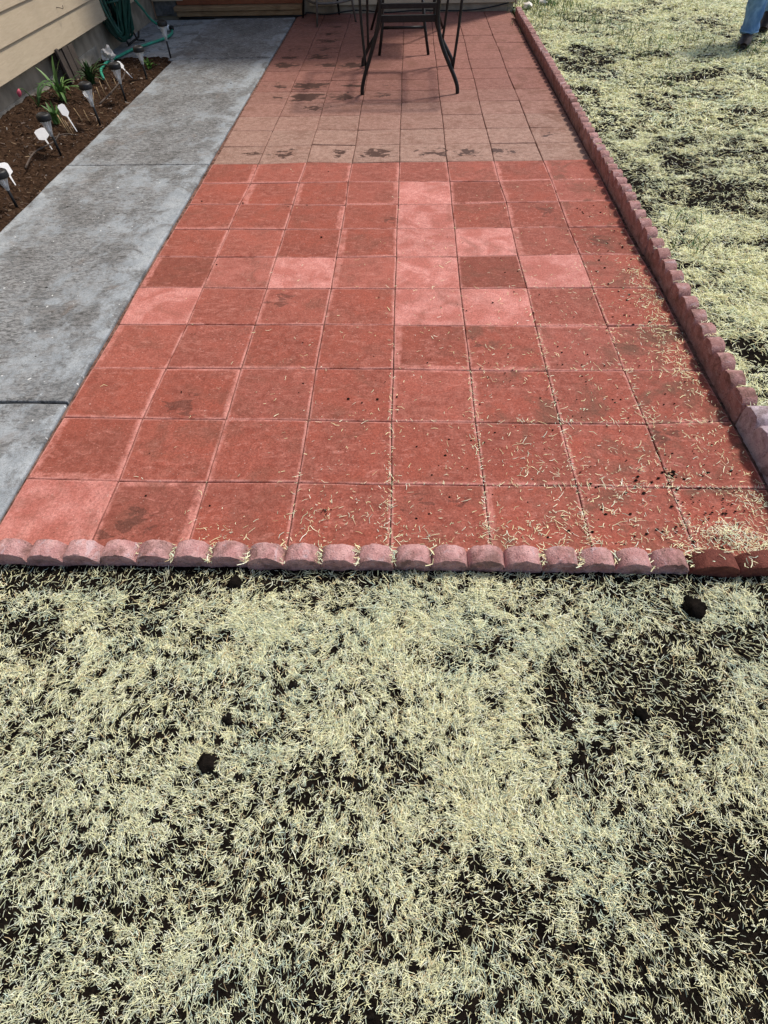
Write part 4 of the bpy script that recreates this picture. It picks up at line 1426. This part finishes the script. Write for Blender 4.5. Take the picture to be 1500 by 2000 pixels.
# wall cores, corner boards, unseen eaves added to shade the far patio
hpart(MB().box(-3.6, -2.925, -1.2, 7.60, 0.276, 3.95), 'wall', M_SIDING)
hpart(MB().box(-2.92, 1.25, 7.68, 8.2, 0.161, 3.95), 'wall', M_SIDING)
hpart(MB().box(1.278, 1.30, 7.585, 7.70, 0.06, 3.86, 0.002), 'corner_board', M_SIDING)
hpart(MB().box(-3.9, -2.70, -1.4, 8.6, 3.98, 4.14), 'shade_eave', M_SIDING)
hpart(MB().box(-2.699, 1.7, 7.22, 8.6, 3.98, 4.14), 'shade_eave', M_SIDING)
# vent plate at the corner
hpart(MB().box(-2.925, -2.66, 7.600, 7.622, 0.005, 0.135, 0.003), 'vent_panel', plain('vent_grey', (0.16, 0.15, 0.14), 0.8, 0.3, 20, bump=0.002))
hpart(MB().box(-2.84, -2.72, 7.588, 7.599, 0.02, 0.09, 0.003).box(-2.80, -2.76, 7.576, 7.587, 0.045, 0.07, 0.004), 'vent_box', plain('vent_box_grey', (0.12, 0.115, 0.11), 0.7, 0.3, 30))
hpart(MB().box(-2.925, -2.56, 7.56, 7.598, 0.140, 0.30, 0.002), 'trim_board', M_SIDING)
# nail hooks on the siding
for (hy, hz, nm) in ((5.06, 0.475, 'hook'), (4.55, 0.70, 'hook')):
    hpart(MB().tube(smooth_path([(-2.855, hy, hz), (-2.82, hy, hz - 0.004), (-2.81, hy + 0.02, hz - 0.012), (-2.815, hy + 0.045, hz + 0.004)], 4), 0.0028, 6), nm, M_STICK, True)

# wooden steps
st = empty('wooden_step', (-2.05, 7.5, 0))
tag(st, 'weathered brown wooden step in front of the house wall beside the walkway end', 'step')


def spart(mb, name, mat):
    o = mb.build(name, mat, st)
    o.location = (2.05, -7.5, 0)
    return o


spart(MB().box(-2.66, -1.175, 7.47, 7.62, 0.060, 0.100, 0.005), 'tread', M_STEP)
spart(MB().box(-2.64, -1.18, 7.485, 7.53, 0.014, 0.057, 0.004), 'riser', M_STEP)
spart(MB().box(-2.62, -1.19, 7.532, 7.62, -0.01, 0.056), 'gap_shade', M_BLACK)  # black block stands in for the shade in the gap beneath
spart(MB().box(-2.64, -1.16, 7.57, 7.604, 0.102, 0.235, 0.004), 'upper_riser', M_DECK)
spart(MB().box(-2.66, -1.15, 7.50, 7.606, 0.237, 0.272, 0.005), 'upper_tread', M_DECK)

cab = smooth_path([(-2.62, 7.46, 0.006), (-1.3, 7.46, 0.006), (-1.12, 7.56, 0.02), (-0.9, 7.50, 0.012), (-0.55, 7.585, 0.03), (-0.2, 7.55, 0.012), (0.15, 7.59, 0.02), (0.6, 7.585, 0.012), (0.85, 7.585, 0.02), (1.05, 7.59, 0.045), (1.2, 7.597, 0.07)], 6)
o = MB().tube(cab, 0.006, 6).build('black_cable', M_BLACK, None, True)
tag(o, 'thin black cable running along the foot of the house wall', 'cable')

# ------------------------------------------------------------------ table
tb = empty('patio_table', (0.06, 4.95, 0))
tag(tb, 'dark metal patio table with bowed legs standing on the old pavers', 'table')
TO = Vector((0.06, 4.95, 0))


def tpart(mb, name, mat=M_IRON, smooth=True):
    o = mb.build(name, mat, tb, smooth)
    o.location = -TO
    return o


def leg_path(pts): return smooth_path(pts, 5)


YN, YF = 4.52, 5.36
LEGS = [[(-0.320, YN, 0), (-0.316, YN, 0.045), (-0.296, YN, 0.115), (-0.262, YN, 0.20), (-0.218, YN, 0.31), (-0.186, YN, 0.40), (-0.165, YN, 0.50), (-0.165, YN, 0.58), (-0.20, YN, 0.66), (-0.25, YN, 0.70)],
        [(0.454, YN, 0), (0.448, YN, 0.045), (0.422, YN, 0.105), (0.372, YN, 0.19), (0.316, YN, 0.29), (0.282, YN, 0.38), (0.268, YN, 0.48), (0.275, YN, 0.58), (0.31, YN, 0.66), (0.36, YN, 0.70)],
        [(-0.362, YF, 0), (-0.352, YF, 0.05), (-0.302, YF, 0.13), (-0.235, YF, 0.215), (-0.196, YF, 0.29), (-0.178, YF, 0.37), (-0.17, YF, 0.48), (-0.175, YF, 0.58), (-0.21, YF, 0.66), (-0.26, YF, 0.70)],
        [(0.455, YF, 0), (0.445, YF, 0.04), (0.412, YF, 0.09), (0.352, YF, 0.175), (0.305, YF, 0.26), (0.278, YF, 0.35), (0.265, YF, 0.48), (0.272, YF, 0.58), (0.305, YF, 0.66), (0.355, YF, 0.70)]]
for L_ in LEGS:
    tpart(MB().tube(leg_path(L_), 0.0165, 10, flat=0.8), 'leg')
for (a, b) in (((-0.283, YN + 0.012, 0.165), (-0.318, YN + 0.03, 0.70)), ((0.402, YN + 0.012, 0.145), (0.448, YN + 0.03, 0.70)), ((-0.305, YF - 0.02, 0.135), (-0.285, YF - 0.06, 0.70)), ((0.352, YF - 0.012, 0.17), (0.398, YF - 0.03, 0.70))):
    mid_ = (Vector(a) + Vector(b)) / 2 + Vector((-0.006 if a[0] < 0 else 0.006, 0, 0))
    tpart(MB().tube(smooth_path([a, mid_, b], 5), 0.0105, 8), 'brace')
tpart(MB().box(-0.152, 0.258, YN - 0.012, YN + 0.012, 0.516, 0.546, 0.004), 'rail', smooth=False)
tpart(MB().box(-0.164, 0.260, YN + 0.030, YN + 0.055, 0.432, 0.474, 0.004), 'rail', smooth=False)
tpart(MB().box(-0.158, 0.250, YF - 0.012, YF + 0.012, 0.508, 0.560, 0.004), 'rail', smooth=False)
for xx in (-0.172, 0.272):
    tpart(MB().box(xx - 0.010, xx + 0.010, YN + 0.02, YF - 0.02, 0.515, 0.550, 0.003), 'rail', smooth=False)
tpart(MB().box(-0.47, 0.59, 4.43, 5.47, 0.704, 0.710), 'glass_top', M_GLASSTOP, False)
for (xa, xb, ya, yb) in ((-0.50, 0.62, 4.40, 4.429), (-0.50, 0.62, 5.471, 5.50), (-0.50, -0.471, 4.43, 5.47), (0.591, 0.62, 4.43, 5.47)):
    tpart(MB().box(xa, xb, ya, yb, 0.695, 0.718, 0.003), 'top_frame', smooth=False)


# ------------------------------------------------------------------ chairs
ch = empty('patio_chair', (0.05, 6.0, 0))
tag(ch, 'dark metal patio chair behind the table with a crossbar between its legs', 'chair')
CO = Vector((0.05, 6.0, 0))


def cpart(mb, name, mat=M_IRON, smooth=True):
    o = mb.build(name, mat, ch, smooth)
    o.location = -CO
    return o


cpart(MB().tube([(-0.222, 5.72, 0), (-0.19, 5.765, 0.19), (-0.185, 5.78, 0.42)], 0.0135, 8), 'leg')
cpart(MB().tube([(0.244, 5.72, 0), (0.205, 5.765, 0.19), (0.17, 5.78, 0.42)], 0.0135, 8), 'leg')
cpart(MB().tube([(0.425, 6.79, 0), (0.33, 6.55, 0.20), (0.25, 6.36, 0.42), (0.24, 6.42, 0.92)], 0.0135, 8), 'leg')
cpart(MB().tube([(-0.345, 6.79, 0), (-0.27, 6.55, 0.20), (-0.21, 6.36, 0.42), (-0.20, 6.42, 0.92)], 0.0135, 8), 'leg')
cpart(MB().tube([(-0.195, 5.765, 0.19), (0.215, 5.765, 0.19)], 0.0115, 8), 'crossbar')
cpart(MB().box(-0.20, 0.20, 5.76, 6.34, 0.415, 0.432, 0.006), 'seat', M_SEAT, False)
cpart(MB().box(-0.19, 0.23, 6.385, 6.405, 0.50, 0.93, 0.006), 'backrest', M_SEAT, False)

lc = empty('low_chair', (-0.85, 7.25, 0))
tag(lc, 'low garden seat on thin grey brown splayed legs left of the table by the step', 'chair')
LO = Vector((-0.85, 7.25, 0))


def lpart(mb, name, mat=M_GREYIRON, smooth=True):
    o = mb.build(name, mat, lc, smooth)
    o.location = -LO
    return o


FEET = [(-0.946, 6.935), (-1.160, 7.40), (-0.535, 7.155), (-0.755, 7.56)]
CEN = Vector((-0.85, 7.26, 0))
for (fx, fy) in FEET:
    p = Vector((fx, fy, 0))
    q = CEN + (p - CEN) * 0.88
    lpart(MB().tube([p, q + Vector((0, 0, 0.20)), q + Vector((0, 0, 0.40))], [0.011, 0.013, 0.013], 8), 'leg', M_GREYIRON if fy < 7.3 else M_IRON)
ringp = []
for q in range(28):
    a = 2 * math.pi * q / 28
    base = [CEN + (Vector((*FEET[i], 0)) - CEN) * 0.90 for i in (0, 2, 3, 1)]
    u = q / 7; i0 = int(u) % 4; f = u - int(u)
    p = base[i0].lerp(base[(i0 + 1) % 4], f)
    sag = -0.012 * math.sin(math.pi * f)
    ringp.append((p.x, p.y, 0.185 + sag))
lpart(MB().tube(ringp, 0.012, 8, True), 'stretcher_ring')
seatv = [CEN + (Vector((*FEET[i], 0)) - CEN) * 0.84 for i in (0, 2, 3, 1)]
sv = [(p.x, p.y, 0.205) for p in seatv] + [(p.x, p.y, 0.23) for p in seatv]
lpart(MB().add(sv, [(3, 2, 1, 0), (4, 5, 6, 7), (0, 1, 5, 4), (1, 2, 6, 5), (2, 3, 7, 6), (3, 0, 4, 7)]), 'seat', M_SEAT, False)
bk = [seatv[3], seatv[2]]
bv = [(p.x, p.y, 0.26) for p in bk] + [(p.x, p.y + 0.02, 0.26) for p in bk] + [(p.x, p.y + 0.06, 0.62) for p in bk] + [(p.x, p.y + 0.08, 0.62) for p in bk]
lpart(MB().add(bv, [(0, 1, 5, 4), (3, 2, 6, 7), (2, 0, 4, 6), (1, 3, 7, 5), (4, 5, 7, 6), (2, 3, 1, 0)]), 'backrest', M_SEAT, False)


# ------------------------------------------------------------------ person walking on the lawn
def skin_mesh(name, joints, edges, radii, levels=2, root=0):
    me = bpy.data.meshes.new(name + '_cage')
    me.from_pydata([tuple(j) for j in joints], edges, [])
    o = bpy.data.objects.new(name + '_cage', me)
    COL.objects.link(o)
    o.modifiers.new('skin', 'SKIN')
    sk = me.skin_vertices[0] if me.skin_vertices else None
    if sk is None:
        bpy.context.view_layer.objects.active = o
        bpy.ops.mesh.customdata_skin_add()
        sk = me.skin_vertices[0]
    for i, r_ in enumerate(radii):
        sk.data[i].radius = r_ if hasattr(r_, '__len__') else (r_, r_)
        sk.data[i].use_root = (i == root)
    ss = o.modifiers.new('sub', 'SUBSURF')
    ss.levels = levels; ss.render_levels = levels
    bpy.context.view_layer.update()
    dg = bpy.context.evaluated_depsgraph_get()
    out = bpy.data.meshes.new_from_object(o.evaluated_get(dg))
    bpy.data.objects.remove(o)
    out.materials.clear()
    out.name = name
    return out


per = empty('person', (3.30, 5.88, 0))
per.rotation_euler = (0, 0, 0)
tag(per, 'person in blue jeans and brown boots walking on the straw lawn at the top right', 'person')
# forward is towards the near left
FWD = Vector((-0.42, -0.90, 0)).normalized()
LAT = Vector((FWD.y, -FWD.x, 0)) * -1       # to the person's left... a horizontal side vector


def pp(f, l, z):
    return FWD * f + LAT * l + Vector((0, 0, z))


hip = 0.92
ankF = (Vector((3.310, 5.93, 0)) - Vector((3.36, 5.9, 0)))
ankF.z = 0.09
ankR = Vector((0.36, 0.62, 0.17))
hipc = (ankF + ankR) / 2; hipc.z = hip
kneeF = Vector((ankF.x - 0.03, ankF.y + 0.03, 0.50)) + FWD * 0.07
kneeR = Vector((ankR.x, ankR.y, 0.52)) + FWD * 0.22
hF = hipc + LAT * (-0.09 if (ankF - ankR).dot(LAT) < 0 else 0.09)
hR = hipc - (hF - hipc)


def loft_leg(name, path, rads, mat, parent, seed, n=20):
    P = smooth_path(path, 6)
    R = np.interp(np.linspace(0, 1, len(P)), np.linspace(0, 1, len(rads)), rads)
    from mathutils import noise as mn
    vs_, fs = [], []
    for i, p in enumerate(P):
        d = (P[min(i + 1, len(P) - 1)] - P[max(i - 1, 0)]).normalized()
        e1 = (FWD - d * FWD.dot(d)).normalized(); e2 = d.cross(e1)
        for k_ in range(n):
            a = 2 * math.pi * k_ / n
            fold = mn.noise(Vector((math.cos(a) * 1.6, math.sin(a) * 1.6, p.z * 17 + seed))) * 0.016 * (1.0 if p.z < 0.5 else 0.5)
            fold += 0.007 * math.sin(p.z * 55 + 2.2 * math.sin(a + seed)) * max(0, 1 - p.z / 0.40)
            vs_.append(p + (e1 * math.cos(a) * 1.08 + e2 * math.sin(a)) * (R[i] + fold))
    m = len(P)
    # turn the hem in
    for k_ in range(n):
        vs_.append(Vector(vs_[k_]) * 1.0 + (P[0] - Vector(vs_[k_])) * 0.22 + Vector((0, 0, 0.012)))
    for i in range(m - 1):
        for k_ in range(n):
            k2 = (k_ + 1) % n
            fs.append((i * n + k_, i * n + k2, (i + 1) * n + k2, (i + 1) * n + k_))
    for k_ in range(n):
        k2 = (k_ + 1) % n
        fs.append((m * n + k_, m * n + k2, k2, k_))
    fs.append(tuple((m - 1) * n + k_ for k_ in range(n)))
    me = mesh(name, vs_, fs)
    bm = bmesh.new(); bm.from_mesh(me); bmesh.ops.recalc_face_normals(bm, faces=bm.faces[:]); bm.to_mesh(me); bm.free()
    return link(name, me, mat, parent, True)


jl = loft_leg('trouser_leg', [ankF + Vector((0, 0, 0.012)), ankF + (kneeF - ankF) * 0.35, kneeF, (kneeF + hF) / 2, hF + Vector((0, 0, 0.04))], [0.074, 0.074, 0.083, 0.098, 0.112], M_JEANS, per, 1.0)
jl2 = loft_leg('trouser_leg', [ankR + Vector((0, 0, -0.02)), ankR + (kneeR - ankR) * 0.35, kneeR, (kneeR + hR) / 2, hR + Vector((0, 0, 0.04))], [0.076, 0.075, 0.083, 0.098, 0.112], M_JEANS, per, 5.0)
# hem stitching turn-up
MB().tube([ankF + Vector((0, 0, 0.014)) + (FWD * math.cos(a) * 1.06 + LAT * math.sin(a)) * 0.0765 for a in [2 * math.pi * q / 24 for q in range(24)]], 0.006, 6, True).build('hem', plain('denim_hem', (0.20, 0.36, 0.60), 0.9, 0.15, 60), jl, True)
# pelvis and body
pel = skin_mesh('pelvis', [hipc + Vector((0, 0, -0.06)), hipc + Vector((0, 0, 0.10)), hF + Vector((0, 0, -0.02)), hR + Vector((0, 0, -0.02))], [(0, 1), (0, 2), (0, 3)], [(0.14, 0.12), (0.15, 0.12), 0.10, 0.10])
link('trouser_seat', pel, M_JEANS, per, True)
sh = 1.42
ch_ = hipc + FWD * 0.02
sl, sr = ch_ + LAT * 0.18 + Vector((0, 0, sh - hip)), ch_ - LAT * 0.18 + Vector((0, 0, sh - hip))
el, er = sl + Vector((0, 0, -0.29)) + LAT * 0.05 - FWD * 0.06, sr + Vector((0, 0, -0.29)) - LAT * 0.05 + FWD * 0.02
wl, wr = el + Vector((0, 0, -0.23)) + FWD * 0.08, er + Vector((0, 0, -0.23)) + FWD * 0.12
shirt = skin_mesh('shirt', [hipc + Vector((0, 0, 0.02)), ch_ + Vector((0, 0, 0.22)), ch_ + Vector((0, 0, 0.40)), ch_ + Vector((0, 0, sh - hip + 0.03)), sl, sr, el, er],
                  [(0, 1), (1, 2), (2, 3), (3, 4), (3, 5), (4, 6), (5, 7)], [(0.175, 0.135), (0.165, 0.125), (0.185, 0.125), (0.09, 0.08), 0.075, 0.075, 0.052, 0.052])
link('shirt', shirt, M_SHIRT, per, True)
hd = ch_ + FWD * 0.03 + Vector((0, 0, 0.70))
J = [ch_ + Vector((0, 0, sh - hip - 0.02)), ch_ + FWD * 0.01 + Vector((0, 0, sh - hip + 0.09)), hd + Vector((0, 0, -0.03)), hd + Vector((0, 0, 0.06)), hd + Vector((0, 0, 0.12)), hd + FWD * 0.05 + Vector((0, 0, -0.055))]
E_ = [(0, 1), (1, 2), (2, 3), (3, 4), (2, 5)]
Rr = [0.08, 0.058, (0.078, 0.088), (0.082, 0.095), (0.06, 0.07), 0.042]
for (a, b, w_) in ((sl, el, wl), (sr, er, wr)):
    i0 = len(J)
    s = 1 if (a - ch_).dot(LAT) > 0 else -1
    pk = w_ + Vector((0, 0, -0.08)) + FWD * 0.015
    J += [a, b, w_, pk]
    E_ += [(0, i0), (i0, i0 + 1), (i0 + 1, i0 + 2), (i0 + 2, i0 + 3)]
    Rr += [0.05, 0.040, 0.027, (0.020, 0.036)]
    for q, (off, ln_) in enumerate(((0.026, 0.070), (0.009, 0.082), (-0.009, 0.076), (-0.026, 0.060))):
        k0 = len(J)
        J += [pk + FWD * off + Vector((0, 0, -ln_ * 0.5)), pk + FWD * off + Vector((0, 0, -ln_)) - LAT * s * 0.012]
        E_ += [(i0 + 3, k0), (k0, k0 + 1)]
        Rr += [0.0090, 0.0078]
    k0 = len(J)
    J += [w_ + Vector((0, 0, -0.05)) + FWD * 0.040, w_ + Vector((0, 0, -0.085)) + FWD * 0.058]
    E_ += [(i0 + 2, k0), (k0, k0 + 1)]
    Rr += [0.011, 0.009]
body = skin_mesh('body', J, E_, Rr)
link('body', body, M_SKIN, per, True)
hairm = lump_mesh('hair', 1.0, 3, 0.06, 1.0, 9)
ho = link('hair', hairm, M_HAIR, per, True)
ho.scale = (0.098, 0.105, 0.085); ho.location = hd + Vector((0, 0, 0.085)) - FWD * 0.022
for s in (-1, 1):
    e = link('eye', lump_mesh('eye', 0.011, 2, 0.0, 1.0, 3), M_BLACK, per, True); e.location = hd + FWD * 0.088 + LAT * s * 0.032 + Vector((0, 0, 0.02))
    e = link('ear', lump_mesh('ear', 0.026, 2, 0.1, 1.2, 4), M_SKIN, per, True); e.location = hd + LAT * s * 0.086 + Vector((0, 0, 0.01))
e = link('nose', lump_mesh('nose', 0.016, 2, 0.05, 1.5, 5), M_SKIN, per, True); e.location = hd + FWD * 0.098 + Vector((0, 0, -0.012))
e = link('mouth', lump_mesh('mouth', 0.018, 2, 0.0, 0.35, 6), M_PETAL, per, True); e.location = hd + FWD * 0.085 + Vector((0, 0, -0.052))


def boot(ank, pitch, fdir):
    """work boot: shaft, heel, vamp and toe lofted in one piece, welted sole below"""
    f = fdir; l = Vector((-f.y, f.x, 0))
    prof = [(-0.105, 0.034, 0.085), (-0.09, 0.044, 0.125), (-0.04, 0.052, 0.160), (0.02, 0.053, 0.145), (0.07, 0.054, 0.100), (0.12, 0.055, 0.082), (0.17, 0.050, 0.070), (0.205, 0.032, 0.046)]
    t_ = MB()
    n_ = 12
    vs_, fs = [], []
    for (u, hw, ht) in prof:
        for k_ in range(n_):
            a = math.pi * k_ / (n_ - 1)
            vs_.append(f * u + l * hw * math.cos(a) + Vector((0, 0, 0.022 + (ht - 0.022) * math.sin(a) ** 0.7)))
    for i in range(len(prof) - 1):
        for k_ in range(n_ - 1):
            fs.append((i * n_ + k_, i * n_ + k_ + 1, (i + 1) * n_ + k_ + 1, (i + 1) * n_ + k_))
        fs.append((i * n_, (i + 1) * n_, (i + 1) * n_ + n_ - 1, i * n_ + n_ - 1))
    fs.append(tuple(range(n_))); fs.append(tuple((len(prof) - 1) * n_ + k_ for k_ in range(n_ - 1, -1, -1)))
    t_.add(vs_, fs)
    t_.tube([Vector((0, 0, 0.09)) - f * 0.03, Vector((0, 0, 0.16)) - f * 0.032, Vector((0, 0, 0.22)) - f * 0.035], [0.060, 0.061, 0.062], 14)
    b_ = t_.build('boot', M_BOOT, per, True)
    s_ = MB()
    vs_, fs = [], []
    out = []
    for k_ in range(24):
        a = 2 * math.pi * k_ / 24
        u = 0.052 + 0.165 * math.cos(a)
        w_ = 0.060 * (abs(math.sin(a)) ** 0.75) * (1 if math.sin(a) >= 0 else -1) * (0.82 if u < 0.03 else 1.0)
        out.append(f * u + l * w_)
    for z_ in (0.0, 0.024):
        vs_ += [p + Vector((0, 0, z_)) for p in out]
    fs = [tuple(range(23, -1, -1)), tuple(range(24, 48))] + [(i, (i + 1) % 24, 24 + (i + 1) % 24, 24 + i) for i in range(24)]
    s_.add(vs_, fs)
    so = s_.build('sole', M_BLACK, b_)
    q = Quaternion(l, pitch)
    b_.rotation_mode = 'QUATERNION'
    b_.rotation_quaternion = q
    b_.location = ank
    return b_


boot(Vector((ankF.x, ankF.y, 0.004)), 0.0, FWD)
boot(Vector((ankR.x, ankR.y, 0.085)), 0.35, FWD)

# ------------------------------------------------------------------ litter at the far corner of the edging
for (x_, y_, r_, lab) in ((1.43, 7.62, 0.055, 'pale stone lying against the far end of the side edging'), (1.62, 7.78, 0.05, 'bleached dry leaf beside the pale stone at the far corner')):
    o = link('pale_stone' if 'stone' in lab else 'dry_leaf', lump_mesh('lump', r_, 2, 0.5, 0.55, int(x_ * 100)), M_SHELL)
    o.location = (x_, y_, 0.04)
    tag(o, lab, 'stone' if 'stone' in lab else 'leaf')
